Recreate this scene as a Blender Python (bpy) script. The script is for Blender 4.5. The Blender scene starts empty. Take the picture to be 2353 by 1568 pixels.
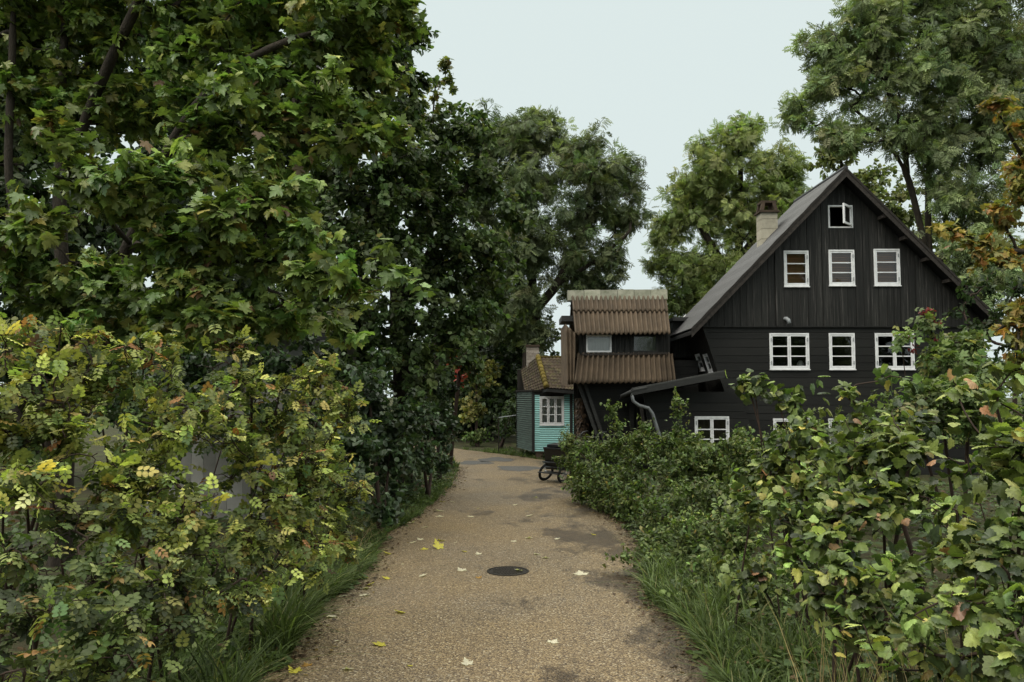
import bpy, math, random
import numpy as np
from mathutils import Vector, Matrix
rng = np.random.default_rng(11)
random.seed(5)
C = bpy.context.scene.collection
SC = bpy.context.scene
R = math.radians

# ------------------------------------------------------------------ camera, sky, sun, exposure
F = 1847.0                      # focal length in units of a 2353-wide picture
PITCH = math.atan(121.0 / F)
H = 2.0
cam = bpy.data.objects.new('camera', bpy.data.cameras.new('camera'))
C.objects.link(cam)
cam.location = (0, 0, H)
cam.rotation_euler = (math.pi / 2 + PITCH, 0, 0)
cam.data.sensor_width = 36.0
cam.data.lens = 36.0 * F / 2353.0
cam.data.clip_start = 0.05
cam.data.clip_end = 2000
SC.camera = cam
SC.view_settings.view_transform = 'Standard'
SC.view_settings.look = 'None'
SC.view_settings.exposure = 0.0
SC.view_settings.gamma = 1.0
SC.cycles.max_bounces = 6
SC.cycles.transparent_max_bounces = 12
SC.cycles.transmission_bounces = 4
SC.cycles.glossy_bounces = 3
SC.cycles.diffuse_bounces = 3

SUN_EL, SUN_AZ = R(58), R(215)
w = bpy.data.worlds.new('World')
SC.world = w
w.use_nodes = True
nt = w.node_tree
nt.nodes.clear()
wo = nt.nodes.new('ShaderNodeOutputWorld')
bg = nt.nodes.new('ShaderNodeBackground')
bg.inputs['Strength'].default_value = 0.1
sky = nt.nodes.new('ShaderNodeTexSky')
sky.sky_type = 'NISHITA'
sky.sun_disc = False
sky.sun_elevation = SUN_EL
sky.sun_rotation = SUN_AZ
sky.dust_density = 4
hs = nt.nodes.new('ShaderNodeHueSaturation')
hs.inputs['Saturation'].default_value = 0.35
nt.links.new(sky.outputs['Color'], hs.inputs['Color'])
# overcast deck: dull near the horizon, about three times as bright at the zenith
tc = nt.nodes.new('ShaderNodeTexCoord')
sx = nt.nodes.new('ShaderNodeSeparateXYZ')
nt.links.new(tc.outputs['Generated'], sx.inputs['Vector'])
mr = nt.nodes.new('ShaderNodeMapRange')
mr.interpolation_type = 'SMOOTHSTEP'
mr.inputs['From Min'].default_value = 0.46
mr.inputs['From Max'].default_value = 0.80
nt.links.new(sx.outputs['Z'], mr.inputs['Value'])
grad = nt.nodes.new('ShaderNodeMix')
grad.data_type = 'RGBA'
grad.inputs[6].default_value = (7.4, 8.4, 8.3, 1)
grad.inputs[7].default_value = (32.0, 32.0, 28.5, 1)
nt.links.new(mr.outputs['Result'], grad.inputs[0])
mx = nt.nodes.new('ShaderNodeMix')
mx.data_type = 'RGBA'
mx.inputs[0].default_value = 0.96
nt.links.new(hs.outputs['Color'], mx.inputs[6])
nt.links.new(grad.outputs[2], mx.inputs[7])
nt.links.new(mx.outputs[2], bg.inputs['Color'])
nt.links.new(bg.outputs['Background'], wo.inputs['Surface'])

sun = bpy.data.objects.new('sun', bpy.data.lights.new('sun', 'SUN'))
C.objects.link(sun)
sun.data.energy = 1.5
sun.data.angle = R(22)
sun.data.color = (1.0, 0.94, 0.83)
# direction TO the sun: up, behind the camera and to the left
sd = Vector((-0.95, -0.70, 1.05)).normalized()
sun.rotation_euler = sd.to_track_quat('Z', 'Y').to_euler()
sky.sun_elevation = math.asin(sd.z)
sky.sun_rotation = math.atan2(sd.x, sd.y)

# ------------------------------------------------------------------ helpers
def P(px, py, Y):
    u = (px - 1176.5) / F
    v = (784.0 - py) / F
    dy = math.cos(PITCH) - v * math.sin(PITCH)
    dz = math.sin(PITCH) + v * math.cos(PITCH)
    t = Y / dy
    return Vector((u * t, Y, H + dz * t))

def G(px, py, z=0.0):
    u = (px - 1176.5) / F
    v = (784.0 - py) / F
    dy = math.cos(PITCH) - v * math.sin(PITCH)
    dz = math.sin(PITCH) + v * math.cos(PITCH)
    t = (z - H) / dz
    return Vector((u * t, dy * t, z))

def empty(name, loc=(0, 0, 0), rz=0.0):
    o = bpy.data.objects.new(name, None)
    C.objects.link(o)
    o.location = loc
    o.rotation_euler = (0, 0, rz)
    o.empty_display_size = 0.2
    return o

def tag(o, label=None, cat=None, group=None, kind=None):
    if label: o['label'] = label
    if cat: o['category'] = cat
    if group: o['group'] = group
    if kind: o['kind'] = kind
    return o

def parent(o, p):
    if p is not None:
        o.parent = p
        # geometry is authored in world space for un-rotated parents
        m = Matrix.Translation(p['origin_'] if 'origin_' in p else p.location)
        o.matrix_parent_inverse = Matrix.Identity(4)

def raw_mesh(name, verts, faces_flat, sizes, mat, par=None, col=None, smooth=False):
    """numpy mesh: verts (n,3), flat corner indices, polygon sizes; col (n,3) per vertex."""
    me = bpy.data.meshes.new(name)
    n = len(verts)
    me.vertices.add(n)
    me.vertices.foreach_set('co', np.asarray(verts, np.float32).ravel())
    me.loops.add(len(faces_flat))
    me.loops.foreach_set('vertex_index', np.asarray(faces_flat, np.int32))
    me.polygons.add(len(sizes))
    st = np.concatenate([[0], np.cumsum(sizes)[:-1]]).astype(np.int32)
    me.polygons.foreach_set('loop_start', st)
    if smooth:
        me.polygons.foreach_set('use_smooth', np.ones(len(sizes), bool))
    if col is not None:
        a = me.attributes.new('tint', 'FLOAT_COLOR', 'POINT')
        c4 = np.ones((n, 4), np.float32)
        c4[:, :3] = col
        a.data.foreach_set('color', c4.ravel())
    me.update(calc_edges=True)
    me.materials.append(mat)
    o = bpy.data.objects.new(name, me)
    C.objects.link(o)
    if par is not None:
        o.parent = par
        o.matrix_parent_inverse = Matrix.Translation(-world_loc(par))
    return o

def world_loc(o):
    v = Vector(o.location)
    return v if o.parent is None else Vector((0, 0, 0)) if o.type == 'MESH' else v

class MB:
    """collects shapes into one mesh; corner tint gives each board or block its own tone"""
    def __init__(s):
        s.v, s.f, s.t = [], [], []
    def face(s, idx, t=1.0):
        s.f.append(idx); s.t.append(t)
    def add(s, vs, fs, t=1.0):
        b = len(s.v)
        s.v += [tuple(p) for p in vs]
        for f in fs:
            s.f.append([b + i for i in f]); s.t.append(t)
    def box(s, a, b, t=1.0):
        x0, y0, z0 = a; x1, y1, z1 = b
        vs = [(x0,y0,z0),(x1,y0,z0),(x1,y1,z0),(x0,y1,z0),(x0,y0,z1),(x1,y0,z1),(x1,y1,z1),(x0,y1,z1)]
        s.add(vs, [(0,3,2,1),(4,5,6,7),(0,1,5,4),(1,2,6,5),(2,3,7,6),(3,0,4,7)], t)
    def hexa(s, q0, q1, t=1.0):
        """two quads (same winding), joined"""
        s.add(list(q0) + list(q1), [(3,2,1,0),(4,5,6,7),(0,1,5,4),(1,2,6,5),(2,3,7,6),(3,0,4,7)], t)
    def fbox(s, O, u, v, n, u0, u1, v0, v1, n0, n1, t=1.0):
        """box in a local frame"""
        g = lambda a, b, c: O + u * a + v * b + n * c
        s.hexa([g(u0,v0,n0), g(u1,v0,n0), g(u1,v1,n0), g(u0,v1,n0)],
               [g(u0,v0,n1), g(u1,v0,n1), g(u1,v1,n1), g(u0,v1,n1)], t)
    def prism(s, poly, d, t=1.0):
        n = len(poly)
        d = Vector(d)
        vs = [Vector(p) for p in poly] + [Vector(p) + d for p in poly]
        fs = [tuple(range(n - 1, -1, -1)), tuple(range(n, 2 * n))]
        fs += [(i, (i + 1) % n, n + (i + 1) % n, n + i) for i in range(n)]
        s.add(vs, fs, t)
    def bar(s, a, b, w, h, up=(0, 0, 1), t=1.0):
        a = Vector(a); b = Vector(b); d = (b - a)
        L = d.length; d.normalize()
        r = d.cross(Vector(up)).normalized(); q = r.cross(d)
        s.fbox(a, d, r, q, 0, L, -w/2, w/2, -h/2, h/2, t) if False else \
            s.fbox2(a, d, r, q, L, w, h, t)
    def fbox2(s, a, d, r, q, L, w, h, t):
        g = lambda x, y, z: a + d * x + r * y + q * z
        s.hexa([g(0,-w/2,-h/2), g(0,w/2,-h/2), g(0,w/2,h/2), g(0,-w/2,h/2)],
               [g(L,-w/2,-h/2), g(L,w/2,-h/2), g(L,w/2,h/2), g(L,-w/2,h/2)], t)
    def tube(s, pts, rad, sides=8, t=1.0, closed=False):
        pts = [Vector(p) for p in pts]
        n = len(pts)
        rad = rad if hasattr(rad, '__len__') else [rad] * n
        b = len(s.v)
        ref = None
        for i, p in enumerate(pts):
            if closed:
                d = pts[(i + 1) % n] - pts[i - 1]
            else:
                d = pts[min(i + 1, n - 1)] - pts[max(i - 1, 0)]
            d.normalize()
            if ref is None:
                ref = d.orthogonal().normalized()
            ref = (ref - d * ref.dot(d)).normalized()
            q = d.cross(ref)
            for k in range(sides):
                a = 2 * math.pi * k / sides
                s.v.append(tuple(p + (ref * math.cos(a) + q * math.sin(a)) * rad[i]))
        for i in range(n if closed else n - 1):
            j = (i + 1) % n
            for k in range(sides):
                k2 = (k + 1) % sides
                s.face([b + i*sides + k, b + i*sides + k2, b + j*sides + k2, b + j*sides + k], t)
        if not closed:
            s.face([b + k for k in range(sides)][::-1], t)
            s.face([b + (n-1)*sides + k for k in range(sides)], t)
    def patch(s, p00, p10, p11, p01, nu, nv, disp, t=1.0, tone=None):
        """bilinear sheet displaced along its normal by disp(u, v) in metres"""
        p00, p10, p11, p01 = map(Vector, (p00, p10, p11, p01))
        nrm = (p10 - p00).cross(p01 - p00).normalized()
        b = len(s.v)
        for j in range(nv + 1):
            for i in range(nu + 1):
                u, v = i / nu, j / nv
                p = p00*(1-u)*(1-v) + p10*u*(1-v) + p11*u*v + p01*(1-u)*v
                s.v.append(tuple(p + nrm * disp(u, v)))
        for j in range(nv):
            for i in range(nu):
                a = b + j*(nu+1) + i
                s.face([a, a+1, a+nu+2, a+nu+1], t if tone is None else tone((i+.5)/nu, (j+.5)/nv))
    def build(s, name, mat, par=None, smooth=False):
        me = bpy.data.meshes.new(name)
        me.from_pydata(s.v, [], s.f)
        a = me.attributes.new('tint', 'FLOAT_COLOR', 'CORNER')
        tot = sum(len(f) for f in s.f)
        c = np.ones((tot, 4), np.float32)
        c[:, :3] = np.repeat(np.array(s.t, np.float32), [len(f) for f in s.f])[:, None]
        a.data.foreach_set('color', c.ravel())
        if smooth:
            me.polygons.foreach_set('use_smooth', np.ones(len(me.polygons), bool))
        me.materials.append(mat)
        o = bpy.data.objects.new(name, me)
        C.objects.link(o)
        if par is not None:
            o.parent = par
            o.matrix_parent_inverse = Matrix.Translation(-world_loc(par))
        return o

# ------------------------------------------------------------------ materials
def new_mat(name):
    m = bpy.data.materials.new(name)
    m.use_nodes = True
    t = m.node_tree
    b = t.nodes['Principled BSDF']
    return m, t, b

def mix_col(t, fac, a, b, mode='MIX'):
    n = t.nodes.new('ShaderNodeMix')
    n.data_type = 'RGBA'
    n.blend_type = mode
    for sock, val in ((n.inputs[0], fac), (n.inputs[6], a), (n.inputs[7], b)):
        if isinstance(val, (int, float)): sock.default_value = val
        elif isinstance(val, tuple): sock.default_value = (*val, 1)
        else: t.links.new(val, sock)
    return n.outputs[2]

def noise(t, scale, detail=4, rough=0.6, stretch=None, vec=None):
    n = t.nodes.new('ShaderNodeTexNoise')
    n.inputs['Scale'].default_value = scale
    n.inputs['Detail'].default_value = detail
    n.inputs['Roughness'].default_value = rough
    if vec is None:
        g = t.nodes.new('ShaderNodeTexCoord')
        vec = g.outputs['Object']
    if stretch:
        mp = t.nodes.new('ShaderNodeMapping')
        mp.inputs['Scale'].default_value = stretch
        t.links.new(vec, mp.inputs['Vector'])
        vec = mp.outputs['Vector']
    t.links.new(vec, n.inputs['Vector'])
    return n.outputs['Fac']

def ramp(t, fac, lo, hi):
    n = t.nodes.new('ShaderNodeMapRange')
    n.inputs['From Min'].default_value = lo
    n.inputs['From Max'].default_value = hi
    n.clamp = True
    t.links.new(fac, n.inputs['Value'])
    return n.outputs['Result']

def bump(t, b, h, strength=0.5, dist=0.01):
    n = t.nodes.new('ShaderNodeBump')
    n.inputs['Strength'].default_value = strength
    n.inputs['Distance'].default_value = dist
    t.links.new(h, n.inputs['Height'])
    t.links.new(n.outputs['Normal'], b.inputs['Normal'])

def tint(t):
    a = t.nodes.new('ShaderNodeAttribute')
    a.attribute_name = 'tint'
    return a.outputs['Color']

def surf(name, base, dark=None, scale=6, stretch=None, rough=0.7, spec=0.3, wear=None, wear_at=(0.6, 0.75),
         wear_scale=14, wear_stretch=None, bmp=0.3, metal=0.0, bdist=0.01):
    m, t, b = new_mat(name)
    dark = dark or tuple(c * 0.55 for c in base)
    n = noise(t, scale, 6, 0.65, stretch)
    c = mix_col(t, ramp(t, n, 0.3, 0.7), dark, base)
    if wear:
        wn = noise(t, wear_scale, 8, 0.75, wear_stretch or stretch)
        c = mix_col(t, ramp(t, wn, *wear_at), c, wear)
    c = mix_col(t, 1.0, c, tint(t), 'MULTIPLY')
    t.links.new(c, b.inputs['Base Color'])
    b.inputs['Roughness'].default_value = rough
    b.inputs['Specular IOR Level'].default_value = spec
    b.inputs['Metallic'].default_value = metal
    if bmp:
        bump(t, b, noise(t, scale * 6, 4, 0.6, stretch), bmp, bdist)
    return m

def leaf_mat(name, rough=0.45, spec=0.2, trans=0.28, boost=(1.4, 1.6, 0.7)):
    m, t, b = new_mat(name)
    c = tint(t)
    n = noise(t, 55, 2, 0.5)
    c = mix_col(t, ramp(t, n, 0.3, 0.75), mix_col(t, 1.0, c, (0.72, 0.72, 0.75), 'MULTIPLY'), c)
    t.links.new(c, b.inputs['Base Color'])
    b.inputs['Roughness'].default_value = rough
    b.inputs['Specular IOR Level'].default_value = spec
    tr = t.nodes.new('ShaderNodeBsdfTranslucent')
    t.links.new(mix_col(t, 1.0, c, boost, 'MULTIPLY'), tr.inputs['Color'])
    ms = t.nodes.new('ShaderNodeMixShader')
    ms.inputs[0].default_value = trans
    t.links.new(b.outputs[0], ms.inputs[1])
    t.links.new(tr.outputs[0], ms.inputs[2])
    t.links.new(ms.outputs[0], t.nodes['Material Output'].inputs['Surface'])
    return m

M = {}
M['leaf'] = leaf_mat('leaf')
M['leaf_gloss'] = leaf_mat('leaf_gloss', 0.38, 0.36, 0.25)
M['grass'] = leaf_mat('grass_blade', 0.5, 0.2, 0.3)
M['bark'] = surf('bark', (0.055, 0.045, 0.035), (0.018, 0.015, 0.012), 12, (1, 1, 0.25), 0.9, 0.15, bmp=0.8, bdist=0.03)
M['twig'] = surf('twig', (0.05, 0.032, 0.024), (0.022, 0.015, 0.012), 20, None, 0.8, 0.2, bmp=0)
M['black_wood'] = surf('black_wood', (0.0145, 0.014, 0.0125), (0.008, 0.008, 0.0075), 5, (6, 6, 0.35), 0.62, 0.28,
                       wear=(0.11, 0.10, 0.095), wear_at=(0.53, 0.74), wear_scale=4, wear_stretch=(9, 9, 0.2), bmp=0.35)
M['black_wood_h'] = surf('black_wood_level', (0.0125, 0.012, 0.011), (0.0075, 0.0075, 0.007), 5, (0.35, 6, 6), 0.62, 0.28,
                         wear=(0.08, 0.075, 0.07), wear_at=(0.68, 0.84), wear_scale=5, wear_stretch=(0.3, 5, 9), bmp=0.35)
M['rake'] = surf('weathered_board', (0.048, 0.040, 0.035), (0.018, 0.016, 0.015), 5, (3, 3, 3), 0.8, 0.2,
                 wear=(0.2, 0.18, 0.16), wear_at=(0.6, 0.8), wear_scale=9, bmp=0.5)
M['roof_dark'] = surf('dark_roofing', (0.040, 0.038, 0.041), (0.022, 0.021, 0.023), 4, None, 0.45, 0.45,
                      wear=(0.085, 0.08, 0.078), wear_at=(0.6, 0.78), wear_scale=8, bmp=0.3)
M['corrugated'] = surf('rusty_corrugated', (0.125, 0.090, 0.060), (0.065, 0.047, 0.032), 2.5, None, 0.75, 0.25,
                       wear=(0.032, 0.03, 0.022), wear_at=(0.60, 0.80), wear_scale=6, wear_stretch=(2.5, 2.5, 0.7), bmp=0.3)
M['cap'] = surf('lichen_cement', (0.24, 0.235, 0.19), (0.12, 0.125, 0.09), 5, None, 0.9, 0.2,
                wear=(0.05, 0.05, 0.035), wear_at=(0.6, 0.72), wear_scale=9, bmp=0.5)
M['white'] = surf('white_paint', (0.80, 0.80, 0.82), (0.62, 0.62, 0.63), 6, None, 0.45, 0.4,
                  wear=(0.35, 0.33, 0.30), wear_at=(0.68, 0.85), wear_scale=30, bmp=0.1)
M['grey_metal'] = surf('grey_metal', (0.33, 0.35, 0.37), (0.2, 0.21, 0.22), 8, None, 0.45, 0.5, bmp=0.1)
M['pipe_grey'] = surf('weathered_pipe', (0.17, 0.18, 0.185), (0.10, 0.105, 0.11), 8, None, 0.5, 0.4, bmp=0.1)
M['fascia'] = surf('fascia_board', (0.032, 0.032, 0.031), (0.016, 0.016, 0.0155), 5, (0.5, 4, 4), 0.6, 0.3,
                   wear=(0.14, 0.13, 0.12), wear_at=(0.66, 0.8), bmp=0.3)
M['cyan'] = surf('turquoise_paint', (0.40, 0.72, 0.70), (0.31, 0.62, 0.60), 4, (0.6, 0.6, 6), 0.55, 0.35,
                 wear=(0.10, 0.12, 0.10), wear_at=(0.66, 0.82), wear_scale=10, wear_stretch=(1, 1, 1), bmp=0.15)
M['shaded_old_cyan'] = surf('weathered_shaded_turquoise', (0.085, 0.125, 0.105), (0.035, 0.05, 0.04), 4, (0.6, 0.6, 6), 0.7, 0.25, wear=(0.05, 0.05, 0.035), wear_at=(0.5, 0.7), wear_scale=5, bmp=0.15)  # weathered side boards; the tree shade on them is also put into the colour
M['tile'] = surf('clay_tile', (0.062, 0.040, 0.027), (0.034, 0.026, 0.018), 5, None, 0.85, 0.2,
                 wear=(0.075, 0.07, 0.025), wear_at=(0.50, 0.66), wear_scale=7, bmp=0.6)
M['moss_tile'] = surf('mossy_tile', (0.19, 0.145, 0.03), (0.06, 0.045, 0.022), 9, None, 0.95, 0.1, bmp=0.8)
M['cream_block'] = surf('cream_block', (0.42, 0.39, 0.31), (0.30, 0.275, 0.22), 6, None, 0.9, 0.15, bmp=0.4)
M['clay_cap'] = surf('brown_cap', (0.075, 0.052, 0.035), (0.035, 0.026, 0.02), 8, None, 0.85, 0.2, bmp=0.4)
M['white_brick'] = surf('whitewashed_brick', (0.40, 0.36, 0.32), (0.2, 0.16, 0.13), 9, None, 0.9, 0.15,
                        wear=(0.10, 0.06, 0.045), wear_at=(0.55, 0.66), wear_scale=12, bmp=0.5)
M['pier'] = surf('concrete_pier', (0.17, 0.12, 0.09), None, 8, None, 0.9, 0.15, bmp=0.4)
M['blind'] = surf('brown_blind', (0.46, 0.20, 0.08), (0.28, 0.115, 0.045), 6, (0.5, 1, 14), 0.6, 0.3, bmp=0.1)
M['curtain'] = surf('net_curtain', (0.80, 0.80, 0.80), (0.6, 0.6, 0.6), 12, (4, 1, 0.3), 0.9, 0.1, bmp=0)
M['dim'] = surf('dim_interior', (0.05, 0.045, 0.04), None, 3, None, 0.9, 0.1, bmp=0)
M['pale_wall'] = surf('pale_render', (0.26, 0.255, 0.24), (0.17, 0.165, 0.15), 2, None, 0.9, 0.15,
                      wear=(0.2, 0.2, 0.17), wear_at=(0.62, 0.8), wear_scale=5, bmp=0.3)
M['teal'] = surf('teal_paint', (0.05, 0.20, 0.19), (0.03, 0.12, 0.115), 6, None, 0.5, 0.35, bmp=0.1)
M['moss_roof'] = surf('mossy_felt', (0.06, 0.065, 0.025), (0.03, 0.03, 0.02), 4, None, 0.95, 0.1, bmp=0.7)
M['iron'] = surf('cast_iron', (0.030, 0.025, 0.020), (0.014, 0.012, 0.010), 20, None, 0.7, 0.2, bmp=0.4)
M['rubber'] = surf('rubber', (0.018, 0.018, 0.018), None, 20, None, 0.7, 0.3, bmp=0)
M['black_paint'] = surf('black_paint', (0.02, 0.021, 0.022), None, 10, None, 0.35, 0.5, bmp=0)
M['chrome'] = surf('dull_steel', (0.35, 0.36, 0.37), None, 10, None, 0.3, 0.5, metal=0.8, bmp=0)
M['ply'] = surf('dark_plywood', (0.03, 0.03, 0.029), None, 10, (1, 1, 4), 0.5, 0.4, bmp=0.1)
M['ceramic'] = surf('white_ceramic', (0.72, 0.71, 0.68), (0.6, 0.59, 0.56), 5, None, 0.3, 0.5, bmp=0)
M['lattice'] = surf('grey_lattice', (0.10, 0.095, 0.075), None, 6, None, 0.9, 0.1, bmp=0)

def glass_mat():
    m, t, b = new_mat('glass')
    t.nodes.remove(b)
    tr = t.nodes.new('ShaderNodeBsdfTransparent'); tr.inputs[0].default_value = (0.86, 0.88, 0.87, 1)
    gl = t.nodes.new('ShaderNodeBsdfGlossy'); gl.inputs['Roughness'].default_value = 0.015
    fr = t.nodes.new('ShaderNodeFresnel'); fr.inputs['IOR'].default_value = 1.8
    n = t.nodes.new('ShaderNodeBump'); n.inputs['Strength'].default_value = 0.12; n.inputs['Distance'].default_value = 0.02
    t.links.new(noise(t, 5, 2, 0.5), n.inputs['Height'])
    t.links.new(n.outputs['Normal'], gl.inputs['Normal'])
    ms = t.nodes.new('ShaderNodeMixShader')
    t.links.new(fr.outputs[0], ms.inputs[0])
    t.links.new(tr.outputs[0], ms.inputs[1])
    t.links.new(gl.outputs[0], ms.inputs[2])
    t.links.new(ms.outputs[0], t.nodes['Material Output'].inputs['Surface'])
    return m
M['glass'] = glass_mat()

def path_mat():
    m, t, b = new_mat('gravel_path')
    g = t.nodes.new('ShaderNodeTexCoord'); v = g.outputs['Object']
    def voro(s, rnd=1.0):
        n = t.nodes.new('ShaderNodeTexVoronoi'); n.inputs['Scale'].default_value = s
        n.inputs['Randomness'].default_value = rnd
        t.links.new(v, n.inputs['Vector']); return n
    v1, v2 = voro(60), voro(125)
    sep = t.nodes.new('ShaderNodeSeparateColor'); t.links.new(v1.outputs['Color'], sep.inputs[0])
    cr = t.nodes.new('ShaderNodeValToRGB')
    e = cr.color_ramp
    e.interpolation = 'CONSTANT'
    stops = [(0, (0.055, 0.038, 0.021)), (0.18, (0.125, 0.088, 0.050)), (0.42, (0.165, 0.120, 0.066)),
             (0.66, (0.095, 0.066, 0.038)), (0.82, (0.22, 0.175, 0.115)), (0.93, (0.31, 0.265, 0.20))]
    e.elements[0].position = 0; e.elements[0].color = (*stops[0][1], 1)
    e.elements[1].position = stops[1][0]; e.elements[1].color = (*stops[1][1], 1)
    for p, c in stops[2:]:
        el = e.elements.new(p); el.color = (*c, 1)
    t.links.new(sep.outputs[0], cr.inputs[0])
    sep2 = t.nodes.new('ShaderNodeSeparateColor'); t.links.new(v2.outputs['Color'], sep2.inputs[0])
    c = mix_col(t, 0.42, cr.outputs[0], mix_col(t, sep2.outputs[1], (0.06, 0.042, 0.024), (0.21, 0.155, 0.090)))
    # gaps between stones
    c = mix_col(t, ramp(t, v1.outputs['Distance'], 0.45, 0.75), c, (0.045, 0.03, 0.018))
    # broad change of tone
    c = mix_col(t, ramp(t, noise(t, 0.55, 5, 0.6, vec=v), 0.35, 0.7), c, mix_col(t, 1.0, c, (1.22, 1.14, 0.92), 'MULTIPLY'))
    c = mix_col(t, 1.0, c, (1.36, 1.40, 1.44), 'MULTIPLY')
    # damp patches, mostly on the right half
    sx = t.nodes.new('ShaderNodeSeparateXYZ'); t.links.new(v, sx.inputs[0])
    side = ramp(t, sx.outputs['X'], -0.6, 1.3)
    wet_n = noise(t, 0.9, 6, 0.68, (1.0, 0.55, 1.0), v)
    mul = t.nodes.new('ShaderNodeMath'); mul.operation = 'MULTIPLY_ADD'
    t.links.new(side, mul.inputs[0]); mul.inputs[1].default_value = 0.15
    t.links.new(wet_n, mul.inputs[2])
    wet = ramp(t, mul.outputs[0], 0.60, 0.68)
    wc = mix_col(t, 1.0, c, (0.36, 0.33, 0.31), 'MULTIPLY')
    c = mix_col(t, wet, c, wc)
    t.links.new(c, b.inputs['Base Color'])
    rr = t.nodes.new('ShaderNodeMapRange')
    rr.inputs['To Min'].default_value = 0.62; rr.inputs['To Max'].default_value = 0.42
    t.links.new(wet, rr.inputs['Value'])
    t.links.new(rr.outputs[0], b.inputs['Roughness'])
    b.inputs['Specular IOR Level'].default_value = 0.4
    bump(t, b, v1.outputs['Distance'], 0.8, -0.012)
    return m
M['path'] = path_mat()
M['soil'] = surf('soil', (0.055, 0.05, 0.026), (0.022, 0.02, 0.013), 1.5, None, 0.95, 0.1,
                 wear=(0.06, 0.085, 0.025), wear_at=(0.5, 0.65), wear_scale=3, bmp=0.9, bdist=0.05)
M['patch'] = surf('tar_patch', (0.10, 0.095, 0.09), (0.05, 0.048, 0.045), 18, None, 0.8, 0.3, bmp=0.6)

# ------------------------------------------------------------------ the ground and the path
g_ = MB()
xs = [-300, -60, -20, -8, -4, 4, 8, 20, 60, 300]
ys = [-300, -60, -10, 0, 10, 20, 30, 45, 80, 400]
for j in range(len(ys) - 1):
    for i in range(len(xs) - 1):
        g_.add([(xs[i], ys[j], 0), (xs[i+1], ys[j], 0), (xs[i+1], ys[j+1], 0), (xs[i], ys[j+1], 0)], [(0, 1, 2, 3)])
gr = tag(g_.build('ground', M['soil']), kind='structure')

left_edge = [(-1.75, -6), (-1.75, 2), (-1.72, 5.2), (-1.75, 6.4), (-1.82, 7.5), (-1.66, 9.4), (-1.80, 11.2), (-1.62, 13.2),
             (-1.45, 15.2), (-1.32, 18.5), (-1.45, 22), (-1.95, 25.5), (-3.2, 28.8), (-6, 32), (-12, 35)]
right_edge = [(1.9, -6), (1.55, 2), (1.42, 5.2), (1.5, 6.6), (1.38, 7.9), (1.38, 8.9), (1.7, 10.4), (1.78, 12.0),
              (1.55, 14), (1.6, 16.5), (1.9, 18.5), (1.95, 21), (1.1, 24.2), (-0.1, 26.4), (-1.4, 28.4)]
right_edge += [(-4.9, 34.5), (-10, 39)]
def smooth_line(pts, n):
    pts = np.array(pts, float)
    d = np.concatenate([[0], np.cumsum(np.linalg.norm(np.diff(pts, axis=0), axis=1))])
    s = np.linspace(0, d[-1], n)
    o = np.stack([np.interp(s, d, pts[:, k]) for k in (0, 1)], 1)
    for _ in range(2):
        o[1:-1] = (o[:-2] + 2 * o[1:-1] + o[2:]) / 4
    return o
Ledge, Redge = smooth_line(left_edge, 260), smooth_line(right_edge, 260)
wob = np.cumsum(rng.normal(0, 0.022, (260, 2)), 0)
for k in range(2):
    wob[:, k] -= np.convolve(np.pad(wob[:, k], 6, 'edge'), np.ones(13) / 13, 'valid')
Ledge[:, 0] += wob[:, 0]; Redge[:, 0] += wob[:, 1]
pm = MB()
for i in range(259):
    pm.add([(*Ledge[i], 0.004), (*Redge[i], 0.004), (*Redge[i+1], 0.004), (*Ledge[i+1], 0.004)], [(0, 1, 2, 3)])
tag(pm.build('path', M['path']), kind='structure')
for (px, py, rx, ry, seed) in ((1193, 1077, 0.62, 0.55, 1), (1092, 1064, 0.5, 0.5, 2), (1140, 1057, 0.55, 0.6, 3)):
    c = G(px, py)
    r2 = np.random.default_rng(seed)
    k = 40
    a = np.linspace(0, 2 * np.pi, k, endpoint=False)
    rad = 1 + 0.14*np.sin(3*a + seed) + 0.1*np.sin(5*a + 2*seed) + r2.normal(0, 0.05, k)
    mb = MB()
    mb.add([(c.x + rx*q*math.cos(x), c.y + ry*q*math.sin(x)*1.3, 0.008) for x, q in zip(a, rad)], [tuple(range(k))])
    tag(mb.build('path_patch', M['patch']), kind='structure')

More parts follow.
